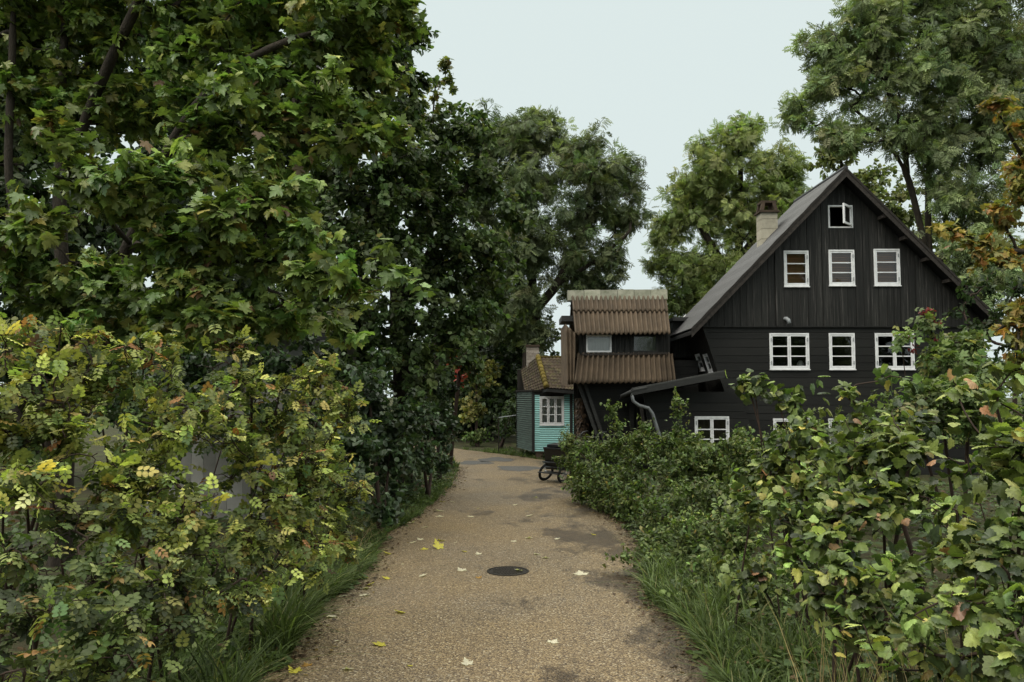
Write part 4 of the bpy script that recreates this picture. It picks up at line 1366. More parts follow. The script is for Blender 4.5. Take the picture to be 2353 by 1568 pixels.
# yellowish sprigs poking out against the sky
b = P(1010, 1000, 18.5); b.z = 0
plant('young_maple', 'slender yellow-green tree whose sprigs stand against the sky beside the lime', 'tree', b,
      [[b, P(1000, 700, 18.4), P(985, 400, 18.2), P(1000, 200, 18)], [P(990, 450, 18.2), P(960, 300, 17.8), P(945, 250, 17.6)]],
      [(1020, 150, 35, 18), (1035, 190, 30, 18), (1000, 210, 40, 18), (985, 280, 55, 18), (1030, 270, 40, 18), (950, 240, 45, 17.8), (1010, 350, 60, 18.2)], 34, 15, .4, MAPLE, .13,
      [((.13, .15, .035), 3), ((.20, .19, .04), 2), ((.08, .11, .03), 2), ((.13, .08, .03), .6)], r_tip=.004, r_base=.05, shell=.2, gj=.2)

# --- ash trees behind
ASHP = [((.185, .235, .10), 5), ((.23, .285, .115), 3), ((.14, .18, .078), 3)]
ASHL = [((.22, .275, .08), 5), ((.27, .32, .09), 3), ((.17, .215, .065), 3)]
GRP = 'tall ash trees behind the houses'
b = P(1215, 1000, 33); b.z = 0
tr = [[b, P(1218, 850, 33), P(1225, 700, 33), P(1215, 540, 33), P(1205, 330, 33)],
      [P(1225, 720, 33), P(1285, 650, 32.6), P(1330, 540, 32.3), P(1370, 430, 32)],
      [P(1225, 700, 33), P(1160, 590, 33), P(1110, 450, 33)], [P(1285, 650, 32.6), P(1370, 600, 32.3), P(1440, 540, 32)]]
lob = [(1200, 275, 60, 33), (1130, 320, 80, 33), (1270, 310, 70, 33), (1350, 360, 70, 33), (1430, 410, 50, 33), (1470, 420, 25, 33), (1200, 410, 100, 33), (1320, 440, 100, 32),
       (1420, 500, 65, 33), (1150, 540, 95, 33), (1270, 560, 95, 32.5, .9), (1390, 600, 65, 33), (1200, 690, 75, 33), (1310, 660, 55, 33, .8), (1090, 430, 80, 33), (1130, 690, 85, 33), (1370, 680, 40, 33), (1240, 770, 50, 32)]
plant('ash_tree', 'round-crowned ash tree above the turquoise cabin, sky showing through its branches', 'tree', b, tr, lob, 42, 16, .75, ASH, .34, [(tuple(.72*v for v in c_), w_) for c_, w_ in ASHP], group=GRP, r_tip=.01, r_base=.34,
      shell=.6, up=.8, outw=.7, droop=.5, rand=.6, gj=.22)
b = P(1680, 1000, 36); b.z = 0
tr = [[b, P(1682, 800, 36), P(1690, 640, 36), P(1705, 500, 36), P(1700, 330, 36)], [P(1690, 650, 36), P(1620, 540, 36), P(1580, 450, 36)], [P(1695, 600, 36), P(1770, 500, 36), P(1810, 420, 36)],
      [P(1685, 760, 36), P(1780, 640, 35), P(1850, 540, 35)]]
lob = [(1690, 320, 60, 36), (1725, 285, 30, 36), (1620, 380, 65, 36), (1570, 440, 50, 36), (1770, 390, 80, 36), (1545, 540, 60, 36), (1650, 490, 100, 36), (1760, 530, 100, 36), (1590, 630, 80, 36),
       (1510, 590, 30, 36), (1690, 650, 90, 35), (1600, 330, 22, 36), (1570, 700, 50, 36), (1840, 480, 70, 36), (1520, 690, 30, 36), (1850, 600, 70, 36), (1780, 650, 80, 35)]
plant('ash_tree', 'light green ash tree standing behind the cream chimney and the black roof', 'tree', b, tr, lob, 46, 16, .75, ASH, .34, ASHL, group=GRP, r_tip=.012, r_base=.38,
      shell=.6, up=.8, outw=.7, droop=.5, rand=.6, gj=.2)
b = P(1960, 1000, 42); b.z = 0
plant('hazel_tree', 'pale yellow-green tree peeping over the cottage ridge between two ash trees', 'tree', b, [[b, P(1955, 700, 42), P(1940, 450, 42), P(1930, 340, 42)]],
      [(1900, 370, 60, 42), (1980, 400, 60, 42), (1940, 330, 40, 42), (2020, 430, 50, 42), (1960, 480, 70, 42), (2060, 520, 50, 42), (2090, 470, 60, 42), (2130, 560, 70, 42), (2190, 600, 70, 41), (2060, 420, 40, 42)], 22, 14, .7, ROUND, .24,
      [((.20, .22, .07), 4), ((.14, .17, .06), 3)], r_tip=.012, r_base=.25, gj=.2)
b = P(2150, 1000, 26); b.z = 0
tr = [[b, P(2140, 700, 26), P(2118, 530, 26), P(2085, 400, 26), P(2030, 310, 26), P(1950, 240, 26)],
      [P(2140, 640, 26), P(2132, 520, 26.3), P(2135, 350, 26.5), P(2125, 150, 26.5), P(2110, -60, 26.5)],
      [P(2085, 400, 26), P(2075, 300, 25.6), P(2030, 180, 25.4), P(2000, 70, 25.4)], [P(2080, 395, 26), P(2010, 385, 25.6), P(1930, 420, 25.3)],
      [P(2140, 640, 26), P(2220, 480, 26), P(2270, 300, 26), P(2290, 100, 26)],
      [b + Vector((.5, .3, 0)), P(2180, 700, 26.3), P(2172, 500, 26.4), P(2190, 300, 26.4), P(2200, 100, 26.4)], [P(2172, 500, 26.4), P(2120, 400, 26.6), P(2060, 240, 26.6)]]
lob = [(1890, 110, 55, 26), (1985, 45, 85, 26), (2100, -40, 120, 26), (2260, -50, 140, 26), (1860, 230, 45, 26), (1930, 180, 80, 26), (2060, 140, 110, 26), (2210, 130, 130, 26), (2320, 110, 110, 26),
       (1840, 260, 30, 26), (1980, 290, 65, 25.4, .7), (1900, 320, 45, 25.3), (1830, 240, 20, 26), (2120, 270, 80, 26, .8), (2250, 280, 110, 26), (2340, 260, 80, 26), (2190, 420, 70, 25.4), (2260, 470, 90, 25.4), (2310, 600, 90, 24.5), (2215, 560, 40, 24.8), (2250, 650, 45, 24), (2060, 330, 40, 25, .6),
       (2170, 340, 60, 25.6)]
plant('ash_tree', 'tallest ash tree at upper right with several dark stems showing through feathery leaves', 'tree', b, tr, lob, 58, 15, .7, ASH, .32, ASHP + [((.27, .33, .13), 4)], group=GRP,
      r_tip=.008, r_base=.17, shell=.6, up=.8, outw=.7, droop=.55, rand=.6, gj=.24)
# --- autumn maple at the right edge
b = Vector((8.0, 11.8, 0))
tr = [[b, P(2430, 700, 11.8), P(2425, 450, 11.8), P(2400, 250, 11.8)], [P(2428, 560, 11.8), P(2340, 590, 11.5), P(2230, 545, 11.2)], [P(2425, 450, 11.8), P(2350, 370, 11.6), P(2300, 270, 11.5)],
      [P(2430, 700, 11.8), P(2350, 720, 11.4), P(2290, 760, 11)]]
lob = [(2290, 260, 45, 11.5), (2330, 300, 60, 11.5), (2310, 400, 55, 11.5), (2350, 470, 70, 11.5), (2270, 560, 45, 11.2), (2220, 540, 32, 11.2), (2320, 600, 60, 11.3), (2350, 700, 60, 11.3), (2300, 770, 50, 11), (2190, 515, 15, 11.2),
       (2290, 470, 30, 11.4), (2400, 350, 110, 11.8), (2430, 560, 110, 11.8), (2400, 760, 90, 11.5), (2250, 610, 30, 11.2), (2330, 830, 50, 11)]
plant('autumn_maple', 'maple with orange and yellow autumn leaves at the right edge', 'tree', b, tr, lob, 85, 13, .32, MAPLE, .115,
      [((.30, .21, .04), 4), ((.27, .23, .045), 4), ((.32, .15, .035), 1.6), ((.17, .17, .04), 3), ((.10, .12, .032), 2)], r_tip=.005, r_base=.13, shell=.35, flat=.85, up=1.1, droop=.4, rand=.45, gj=.3)

# --- dark trees closing the view on the left and behind
DARK = [((.038, .062, .022), 5), ((.05, .078, .026), 3), ((.028, .046, .018), 3)]
for i, (px, Y, lob, lab) in enumerate((
    (60, 19, [(40, 200, 260, 19), (-120, 450, 260, 18), (120, 560, 240, 18), (40, 800, 220, 18), (240, 780, 180, 18)], 'dark broadleaf tree behind the left maple stems at the left edge'),
    (420, 21, [(420, 120, 240, 21), (340, 420, 220, 20), (480, 620, 220, 20), (560, 820, 200, 20), (380, 840, 180, 20)], 'dark broadleaf tree rising behind the pale house'),
    (690, 22, [(640, 250, 170, 22), (740, 500, 180, 21), (720, 760, 180, 20), (820, 950, 120, 19), (640, 930, 150, 19)], 'dark broadleaf tree between the pale house and the lime'))):
    b = P(px, 1000, Y); b.z = 0
    plant('broadleaf_tree', lab, 'tree', b, [[b, P(px, 700, Y), P(px - 20, 400, Y), P(px + 10, 120, Y)]], lob, 30, 30, .9, ROUND, .19, DARK, group='dark trees closing the left background',
          r_tip=.012, r_base=.3, shell=.5, up=.9, outw=.8, rand=.5, gj=.25, sides=4)
# --- undergrowth beyond the bend
YEL = [((.22, .20, .045), 3), ((.13, .14, .035), 3)]
for (nm, lab, px, Y, lob, pal, tm, sz) in (
    ('laurel_shrub', 'tall dark shrub closing the path beyond the bend, behind the yellow bush', 1120, 35, [(1060, 800, 80, 36), (1130, 760, 90, 37), (1180, 850, 70, 35), (1090, 900, 70, 35), (1160, 940, 60, 33), (1040, 900, 80, 34), (1220, 760, 60, 36), (1000, 820, 90, 38), (1060, 960, 60, 37), (1120, 970, 60, 38), (1180, 930, 70, 38), (1230, 850, 70, 38), (1100, 860, 110, 44), (1000, 890, 110, 44), (1210, 860, 90, 44), (1100, 980, 70, 44)], DARK, ROUND, .2),
    ('holly_shrub', 'dark evergreen shrub beside the left corner of the turquoise cabin', 1150, 29.5, [(1165, 985, 30, 29), (1150, 950, 40, 30), (1180, 940, 25, 29)], DARK, OVATE, .13),
    ('yellow_bush', 'yellowing bush seen down the path left of the turquoise cabin', 1095, 32, [(1095, 840, 32, 32), (1110, 880, 35, 32), (1085, 920, 35, 32), (1075, 960, 28, 31)], YEL, ROUND, .15),
    ('red_shrub', 'small shrub with bright red leaves far down the path', 1035, 22, [(1062, 832, 18, 21.5, 3), (1078, 848, 10, 21.4, 3), (1055, 850, 9, 21.5, 2)], [((.42, .05, .03), 4), ((.28, .04, .03), 2)], OVATE, .12),
    ('fern_clump', 'low green clump on the grassy verge at the path bend', 1098, 30.5, [(1085, 1010, 22, 30.5), (1115, 1005, 26, 30.5), (1100, 1000, 20, 30.8)], [((.12, .17, .045), 3), ((.085, .13, .035), 3)], OVATE, .13)):
    b = P(px, 1000, Y); b.z = 0
    plant(nm, lab, 'shrub', b, [[b, P(lob[0][0], lob[0][1], lob[0][3])], [b, P(lob[-1][0], lob[-1][1], lob[-1][3])]], lob, 70, 16, .5, tm, sz, pal, r_tip=.006, r_base=.06,
          wood=('stems', 'twig'), crown='foliage', sides=4, gj=.2)
b = P(2330, 1000, 17); b.z = 0
plant('laurel_shrub', 'dark shrub filling the corner under the orange maple right of the cottage', 'shrub', b, [[b, P(2330, 800, 17)], [b, P(2250, 850, 16.5)]],
      [(2300, 780, 70, 17), (2370, 800, 90, 17), (2260, 860, 60, 16.5), (2330, 900, 80, 16), (2350, 680, 70, 18), (2255, 690, 42, 18.2), (2290, 740, 50, 17.8), (2240, 760, 40, 17.6), (2222, 652, 34, 18.3), (2205, 705, 24, 18.1), (2262, 640, 40, 18.3)], 40, 16, .4, OVATE, .13, DARK, r_tip=.006, r_base=.05, wood=('stems', 'twig'), crown='foliage', gj=.2)

# --- dark leafy shrubs left of the path
SH = [((.048, .085, .032), 5), ((.065, .105, .038), 3), ((.034, .06, .024), 3)]
for (lab, px, Y, lob) in (
    ('dark green hazel shrub beside the left path edge, behind the rose bushes', 880, 11.5, [(850, 930, 100, 11.5), (900, 1000, 90, 11.8), (830, 1050, 90, 10.8), (910, 1080, 60, 12), (860, 860, 70, 12), (800, 1120, 60, 10.2), (860, 1150, 50, 10.8), (740, 1000, 110, 11.5), (640, 960, 80, 11.8), (560, 810, 55, 11.6), (650, 810, 60, 11.8), (735, 820, 60, 12), (610, 840, 60, 11.6), (570, 1000, 80, 12), (690, 860, 50, 12), (430, 860, 90, 11.8), (330, 900, 110, 11.5), (250, 820, 90, 12)]),
    ('dark hazel shrub drooping over the far end of the left path edge', 985, 15.5, [(960, 960, 75, 14.5), (1000, 1000, 50, 16.5), (970, 1050, 50, 15.5), (1020, 1050, 30, 18), (1010, 940, 50, 17), (990, 890, 45, 17), (960, 1100, 40, 14.6), (930, 1060, 50, 13.5), (900, 1130, 40, 12.4)])):
    b = P(px, 1000, Y); b.z = 0
    plant('hazel_shrub', lab, 'shrub', b, [[b, P(lob[0][0], lob[0][1], lob[0][3])], [b, P(lob[1][0], lob[1][1], lob[1][3])], [b, P(lob[2][0], lob[2][1], lob[2][3])]], lob, 190, 18, .36, ROUND, .085, SH,
          'leaf_gloss', group='hazel shrubs left of the path', r_tip=.003, r_base=.04, wood=('stems', 'twig'), crown='foliage', shell=.4, outw=.7, gj=.22)

# --- rose bushes, left foreground
ROSEP = [((.29, .32, .062), 4.5), ((.19, .23, .05), 4.5), ((.40, .41, .085), 2.5), ((.11, .145, .038), 4), ((.06, .085, .026), 3), ((.42, .34, .07), 1.1), ((.30, .13, .04), .5), ((.15, .07, .035), .3)]
ROSE_SHADED = [((.10, .135, .036), 4), ((.06, .085, .024), 5), ((.19, .22, .055), 2.5), ((.30, .30, .07), .8), ((.04, .055, .02), 3), ((.30, .17, .05), .5)]  # low bush: leaf colours darkened to stand in for shade near the ground
for (lab, px, Y, lob, pal) in (
    ('yellow-green rose bush at the left edge, tallest sprays of the row', 60, 4.9, [(50, 790, 80, 4.7), (40, 930, 140, 4.4), (150, 980, 130, 4.4), (60, 1110, 140, 4.0, .6), (180, 860, 90, 5), (-60, 1000, 150, 4.4), (110, 745, 35, 4.8)], ROSEP),
    ('yellow-green rose bush second from the left edge, in front of the teal window', 320, 5.2, [(220, 780, 45, 5.2), (330, 890, 110, 5.2), (430, 950, 110, 5.0), (330, 1040, 140, 4.7, .6), (240, 1130, 130, 4.4, .6), (420, 1140, 120, 4.6, .6), (370, 800, 40, 5.4), (300, 1240, 110, 4.4, .6), (440, 1250, 100, 4.7, .6), (340, 1140, 120, 4.6, .6)], ROSEP),
    ('twiggy yellow rose bush in front of the pale wall, thin bare stems showing', 480, 6.2, [(555, 790, 45, 5.9), (545, 890, 90, 5.8), (650, 930, 100, 5.9), (570, 1030, 120, 5.5, .6), (680, 1060, 100, 5.8), (600, 1160, 110, 5.3, .6), (660, 1200, 80, 5.6, .6), (560, 1270, 90, 5.2, .6), (640, 1300, 80, 5.3, .6), (700, 1260, 60, 5.8, .6), (560, 1390, 70, 5.0, .7)], ROSEP),
    ('yellow-green rose bush at the right end of the row beside the path', 610, 7.2, [(730, 850, 60, 6.8), (775, 900, 50, 6.8), (750, 980, 75, 6.7), (770, 1070, 75, 6.6), (720, 1160, 80, 6.2, .6), (790, 1150, 55, 6.8), (780, 1220, 60, 6.8), (720, 1290, 60, 6.4), (800, 1270, 40, 7.0)], ROSEP),
    ('low rose bush in the bottom left corner, shade put into its leaf colours', 150, 4.0, [(60, 1290, 140, 3.7), (230, 1330, 140, 3.9), (400, 1340, 120, 4.2), (80, 1460, 120, 3.4), (250, 1480, 110, 3.6), (520, 1330, 100, 4.7), (30, 1545, 60, 3.0), (120, 1540, 80, 3.3), (300, 1530, 90, 3.7), (420, 1450, 80, 4.1), (200, 1440, 100, 3.6), (150, 1190, 100, 4.1)], ROSE_SHADED)):
    b = P(px, 1000, Y); b.z = 0
    st = []
    for k in range(7):
        lb = lob[k % len(lob)]
        b2 = b + Vector((rng.uniform(-.35, .35), rng.uniform(-.25, .25), 0))
        tp_ = P(lb[0] + rng.uniform(-40, 40), lb[1], lb[3])
        st.append([b2, b2.lerp(tp_, .5) + Vector((0, 0, .25)), tp_])
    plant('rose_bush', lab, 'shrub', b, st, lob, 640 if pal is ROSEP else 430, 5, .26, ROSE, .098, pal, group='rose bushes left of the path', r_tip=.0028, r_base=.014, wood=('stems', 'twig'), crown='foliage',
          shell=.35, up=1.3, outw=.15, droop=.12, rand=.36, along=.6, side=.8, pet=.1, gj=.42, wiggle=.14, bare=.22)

# --- snowberry hedge, right of the path
SNOW = [((.10, .145, .036), 5), ((.135, .18, .042), 4), ((.07, .10, .028), 3), ((.19, .21, .05), 1), ((.28, .22, .05), .12)]
for (lab, px, Y, lob) in (
    ('small-leaved hedge shrub that half hides the black tricycle', 1420, 14.6, [(1325, 1035, 42, 15.5), (1335, 1090, 45, 15), (1400, 1040, 55, 14.8), (1470, 1040, 55, 14.5), (1390, 1100, 65, 14), (1470, 1110, 75, 13.2), (1345, 1135, 32, 14.6), (1390, 1160, 40, 13.6), (1310, 1060, 35, 16), (1560, 1050, 52, 14.5), (1440, 1160, 50, 12.8), (1412, 948, 11, 14, 4), (1420, 985, 16, 14, 2), (1300, 1150, 12, 14.8, 3), (1300, 1020, 30, 15.8)]),
    ('small-leaved hedge shrub bulging toward the path below the downpipe', 1580, 11.2, [(1480, 1180, 65, 11.5), (1560, 1180, 90, 11), (1510, 1240, 65, 10), (1560, 1090, 70, 12.4), (1640, 1095, 70, 12), (1640, 1160, 90, 10.5), (1730, 1060, 50, 12.5), (1480, 1250, 40, 9.9), (1500, 1300, 40, 9.4), (1590, 1250, 70, 9.8), (1556, 922, 9, 12.5, 5), (1553, 950, 10, 12.5, 4), (1556, 985, 16, 12.5, 2), (1480, 985, 14, 12.8, 3), (1690, 1050, 42, 12.2), (1620, 1060, 40, 12.8), (1735, 1030, 38, 12.6), (1560, 1040, 35, 13), (1640, 1062, 42, 12.5), (1600, 1055, 40, 12.8), (1520, 1035, 38, 13.2), (1700, 1035, 40, 12.2), (1460, 1010, 34, 13.8, 1.5), (1545, 1015, 32, 13.2, 1.5), (1620, 1022, 30, 12.6, 1.5), (1700, 1010, 30, 12.4, 1.5), (1400, 1020, 36, 14.4), (1640, 1045, 40, 11.8, 1.6), (1595, 1040, 34, 12.1, 1.6), (1680, 1030, 30, 11.9, 1.6)]),
    ('small-leaved hedge shrub nearest the camera, above the long grass', 1650, 8.8, [(1590, 1260, 75, 9.2), (1690, 1230, 90, 8.8), (1540, 1310, 55, 8.8), (1640, 1330, 75, 8.2), (1740, 1310, 80, 7.8), (1460, 1290, 30, 9.0), (1600, 1390, 60, 7.6), (1680, 1400, 70, 7.3), (1500, 1350, 35, 8.6), (1760, 1390, 70, 7.0), (1700, 1480, 60, 6.6)]),
    ('small-leaved hedge shrub below the white windows of the black cottage', 1880, 13.5, [(1800, 1020, 50, 13.5), (1870, 1000, 60, 13.5), (1960, 985, 65, 13), (2060, 965, 75, 12.5), (2160, 980, 80, 12), (1900, 1070, 80, 12), (1800, 1080, 80, 11.8), (2000, 1070, 80, 11.6), (1740, 1035, 35, 13.5)])):
    b = P(px, 1000, Y); b.z = 0
    st = []
    for k in range(7):
        lb = lob[k % len(lob)]
        b2 = b + Vector((rng.uniform(-.6, .6), rng.uniform(-.4, .4), 0))
        tp_ = P(lb[0], lb[1], lb[3])
        st.append([b2, b2.lerp(tp_, .5) + Vector((0, 0, .2)), tp_])
    plant('hedge_shrub', lab, 'shrub', b, st, lob, 430, 18, .3, OVATE, .062, SNOW, group='hedge shrubs right of the path', r_tip=.0022, r_base=.02, wood=('stems', 'twig'), crown='foliage',
          shell=.4, up=1.2, outw=.4, droop=.2, rand=.42, gj=.25, wiggle=.1)
# --- elder with red sprigs
b = P(2200, 1000, 9.2); b.z = 0
lob = [(2160, 800, 34, 9), (2200, 800, 50, 9), (2205, 870, 70, 8.8), (2150, 890, 45, 9), (2075, 762, 20, 9), (2280, 870, 48, 9.2), (2140, 740, 18, 9, 2), (2150, 930, 80, 8.6), (2260, 930, 80, 8.6), (2080, 930, 40, 8.8), (2240, 805, 30, 9)]
er = plant('elder_shrub', 'bushy green shrub with a few dark red sprigs in front of the right double window', 'shrub', b,
      [[b, P(2150, 850, 9), P(2140, 745, 9)], [b, P(2230, 850, 9)], [b, P(2080, 900, 9), P(2070, 765, 9)]], lob, 330, 8, .24, ELDER, .115,
      [((.10, .15, .04), 4), ((.14, .19, .05), 4), ((.07, .11, .03), 3), ((.22, .22, .06), 1)], r_tip=.003, r_base=.03, wood=('stems', 'twig'), crown='foliage', shell=.4, gj=.25)
for lb in ((2125, 718, 18, 9), (2150, 735, 14, 9), (2085, 770, 10, 8.95), (2150, 775, 10, 8.95), (2105, 800, 10, 8.9)):
    A, O = sample_lobes([lb], 900, .3, clump=40)
    foliage(A, unit(O + np.array([0, 0, .6])), O, 6, .10, OVATE, .05, [((.20, .025, .03), 4), ((.13, .02, .025), 3)], M['leaf'], er, 'berry_sprig', droop=.4)

# --- currant bushes, right foreground
CUR = [((.145, .20, .040), 5), ((.205, .265, .05), 4.5), ((.075, .11, .028), 4), ((.31, .35, .07), 2), ((.04, .06, .02), 3), ((.42, .33, .06), .25), ((.40, .22, .10), .22)]
for (lab, px, Y, lob) in (
    ('broad-leaved currant bush at the right edge, nearest the camera', 2290, 4.2, [(2290, 935, 52, 4.0), (2330, 1040, 105, 3.8), (2220, 1050, 95, 4.1), (2340, 1170, 120, 3.6), (2200, 1180, 110, 3.9), (2320, 1330, 100, 3.5), (2200, 1350, 90, 3.6), (2310, 1470, 90, 3.3), (2420, 1040, 115, 3.9), (2420, 1250, 120, 3.6), (2250, 1250, 100, 3.7), (2380, 1420, 100, 3.3), (2220, 1480, 80, 3.4), (2340, 1550, 80, 3.1), (2120, 1400, 70, 3.9), (2110, 1500, 70, 3.7), (2000, 1480, 70, 4.0, .7), (2325, 850, 20, 4.0, 2), (2190, 880, 24, 4.3, 2)]),
    ('broad-leaved currant bush in the middle of the right foreground thicket', 2010, 5.2, [(2010, 1010, 90, 5.4), (2090, 1060, 110, 5.0), (1930, 1070, 100, 5.3), (2030, 1180, 120, 4.8), (1910, 1190, 100, 5.0), (2070, 1310, 100, 4.5), (1960, 1320, 80, 4.6), (1990, 1400, 80, 4.5), (1880, 1380, 70, 4.8), (2090, 1400, 70, 4.4), (1840, 1290, 70, 5.2), (1930, 1450, 60, 4.5, .8), (1950, 900, 25, 5.5, 2.5), (1962, 945, 24, 5.5, 2), (2100, 960, 60, 5.2), (2090, 870, 25, 5.5, 2)]),
    ('broad-leaved currant bush at the left of the thicket, with one tall leaning shoot', 1800, 6.4, [(1800, 1020, 70, 6.6), (1870, 1000, 75, 6.4), (1760, 1090, 85, 6.6), (1850, 1120, 95, 6.1), (1800, 1200, 85, 6.0), (1730, 1160, 55, 6.4), (1718, 878, 24, 6.6, 3), (1735, 900, 18, 6.6, 2), (1790, 925, 18, 6.6, 2), (1830, 935, 24, 6.6, 2), (1740, 1330, 60, 6.2, .7)])):
    b = P(px, 1000, Y); b.z = 0
    st = []
    for k in range(min(12, len(lob))):
        lb = lob[k]
        b2 = b + Vector((rng.uniform(-.4, .4), rng.uniform(-.3, .3), 0))
        tp_ = P(lb[0], lb[1], lb[3])
        st.append([b2, b2.lerp(tp_, .5) + Vector((0, 0, .15)), tp_])
    plant('currant_bush', lab, 'shrub', b, st, lob, 320, 9, .28, CURRANT, .069, CUR, 'leaf_gloss', group='currant bushes in the right foreground', r_tip=.003, r_base=.02, wood=('stems', 'twig'), crown='foliage',
          shell=.35, up=1.15, outw=.35, droop=.35, rand=.4, along=.5, side=.85, pet=.6, gj=.32, wiggle=.05, bare=.08)

# --- shaggy trunk between cabin and annex
b = P(1340, 1000, 23.2); b.z = 0
root = tag(empty('tree_trunk', b), 'shaggy brown trunk wrapped in dead ivy between the turquoise cabin and the annex', 'tree')
mb = MB()
pts = [Vector((b.x, 23.2, 0)), P(1342, 1000, 23.2), P(1338, 950, 23.2), P(1335, 915, 23.2)]
mb.tube(pts, [.2, .17, .15, .1], 12)
mb.build('trunk', M['bark'], root, True)
N = 900
tt = rng.uniform(0, 1, N); ang = rng.uniform(0, 2*np.pi, N)
pz = tt*pts[-1].z; rr = .2*(1 - .35*tt)
pp = np.stack([b.x + (pts[-1].x - b.x)*tt + rr*np.cos(ang), 23.2 + rr*np.sin(ang), pz], 1)
dd = np.stack([np.cos(ang)*.5, np.sin(ang)*.5, -np.ones(N)], 1) + rng.normal(0, .25, (N, 3))
leaves('dead_ivy', OVATE, pp, dd, np.stack([np.cos(ang), np.sin(ang), .3*np.ones(N)], 1), rng.uniform(.06, .14, N), pick([((.10, .06, .035), 3), ((.06, .04, .025), 3)], N), M['leaf'], root)

# ------------------------------------------------------------------ grass and ground cover
def blades(name, pts, h, col, width=.006, lean=.55, away=None):
    N = len(pts)
    a = rng.uniform(0, 2*np.pi, N)
    ld = np.stack([np.cos(a), np.sin(a)], 1)*lean
    if away is not None: ld = ld + away
    h = h*rng.uniform(.5, 1.25, N)
    K = 5
    t = np.linspace(0, 1, K)
    sp = np.stack([pts[:, 0, None] + ld[:, 0, None]*h[:, None]*t**2, pts[:, 1, None] + ld[:, 1, None]*h[:, None]*t**2,
                   h[:, None]*(t - .35*t**2.5*np.linalg.norm(ld, axis=1)[:, None])], -1)
    sp[..., 2] = np.maximum(sp[..., 2], .008)
    wd = width*rng.uniform(.6, 1.4, N)
    pa = rng.uniform(0, np.pi, N)
    px = np.stack([np.cos(pa), np.sin(pa), np.zeros(N)], 1)
    ww = (1 - t**2)*.98 + .02
    L = sp - px[:, None, :]*(wd[:, None]*ww)[..., None]
    Rr = sp + px[:, None, :]*(wd[:, None]*ww)[..., None]
    V = np.stack([L, Rr], 2).reshape(-1, 3)
    i = np.arange(N)[:, None]*K*2; j = np.arange(K - 1)[None]*2
    Fq = np.stack([i + j, i + j + 1, i + j + 3, i + j + 2], -1).reshape(-1)
    c = np.repeat(col, K*2, axis=0)
    return raw_mesh(name, V, Fq, np.full(len(Fq)//4, 4), M['grass'], None, c, True)
def edge_x(edge, y): return np.interp(y, edge[:, 1], edge[:, 0])
GR = [((.085, .125, .032), 5), ((.12, .165, .042), 3), ((.06, .09, .025), 3), ((.22, .21, .08), .5)]
P_, H_, A_ = [], [], []
def strip(n, y0, y1, side, w0, w1, h, bias=1.5):
    y = rng.uniform(y0, y1, n)
    e = edge_x(Ledge if side < 0 else Redge, y)
    d = w0 + (w1 - w0)*rng.uniform(0, 1, n)**bias
    P_.append(np.stack([e + side*d, y], 1)); H_.append(np.full(n, h)*rng.uniform(.5, 1.2, n))
    nc = max(12, n//70)
    ci = rng.integers(0, n, nc)
    cpt = P_[-1][ci]
    gi = rng.integers(0, nc, n)
    sp_ = .05 + .16*h
    o_ = rng.normal(0, 1, (n, 2))*sp_
    keep = rng.uniform(0, 1, n) < .75
    q = np.where(keep[:, None], cpt[gi] + o_, P_[-1])
    ex_ = edge_x(Ledge if side < 0 else Redge, q[:, 1])
    q[:, 0] = np.where(side*(q[:, 0] - ex_) < w0, ex_ + side*(w0 + rng.uniform(0, .06, n)), q[:, 0])
    P_[-1] = q
    A_.append(np.where(keep[:, None], o_/sp_*.45, 0) + np.tile([-side*.12, -.05], (n, 1)))
    H_[-1] = H_[-1]*np.where(keep, rng.uniform(.55, 1.35, nc)[gi], .6)
strip(6500, 4.6, 8.6, -1, -.02, 1.2, .42)
strip(5000, 8.2, 12.5, -1, -.03, .9, .24)
strip(7000, 11.5, 16.5, -1, -.04, 1.0, .13)
strip(4000, 15, 27, -1, -.02, .8, .15)
strip(8500, 4.6, 8.4, 1, -.02, 1.4, .34)
strip(2500, 8.2, 11, 1, .05, .8, .28)
strip(3000, 11, 19, 1, .1, .8, .16)
strip(5000, 21, 29, 1, -.05, 1.3, .15)
pp = np.concatenate(P_); hh = np.concatenate(H_); aw_ = np.concatenate(A_)
clump = (np.sin(pp[:, 0]*7 + 1.3*np.sin(pp[:, 1]*3)) + np.sin(pp[:, 1]*5.3 + 2*np.sin(pp[:, 0]*4)))*.25 + 1
hh = hh*np.clip(clump, .75, 1.25)
tag(blades('grass', pp, hh, pick(GR, len(pp), jitter=.32), .0068, .5, aw_), kind='stuff')
# broad-leaved weeds mixed into both verges
N = 24000
y = 4.6 + 14*rng.uniform(0, 1, N)**1.5; sd_ = rng.choice([-1, 1], N)
off = np.abs(rng.normal(.25, .32, N))
x = np.where(sd_ < 0, edge_x(Ledge, y) - off, edge_x(Redge, y) + off)
x = x + .12*np.sin(y*9 + 3*np.sin(y*4)); cl_ = np.sin(x*6 + y*5) + np.sin(y*11 - x*3) + rng.normal(0, .5, N)
x, y, off = x[cl_ > .1], y[cl_ > .1], off[cl_ > .1]; N = len(x)
a_ = rng.uniform(0, 2*np.pi, N)
tag(leaves('weeds', OVATE, np.stack([x, y, rng.uniform(.01, .06, N) + rng.uniform(0, .35, N)*np.clip(off, 0, .6)], 1), np.stack([np.cos(a_), np.sin(a_), rng.uniform(-.3, .4, N)], 1),
           np.array([0, 0, 1.0]) + rng.normal(0, .4, (N, 3)), rng.uniform(.03, .085, N), pick([((.09, .14, .035), 4), ((.06, .095, .027), 3), ((.14, .18, .045), 2), ((.15, .09, .04), .6)], N), M['leaf'], None), kind='stuff')
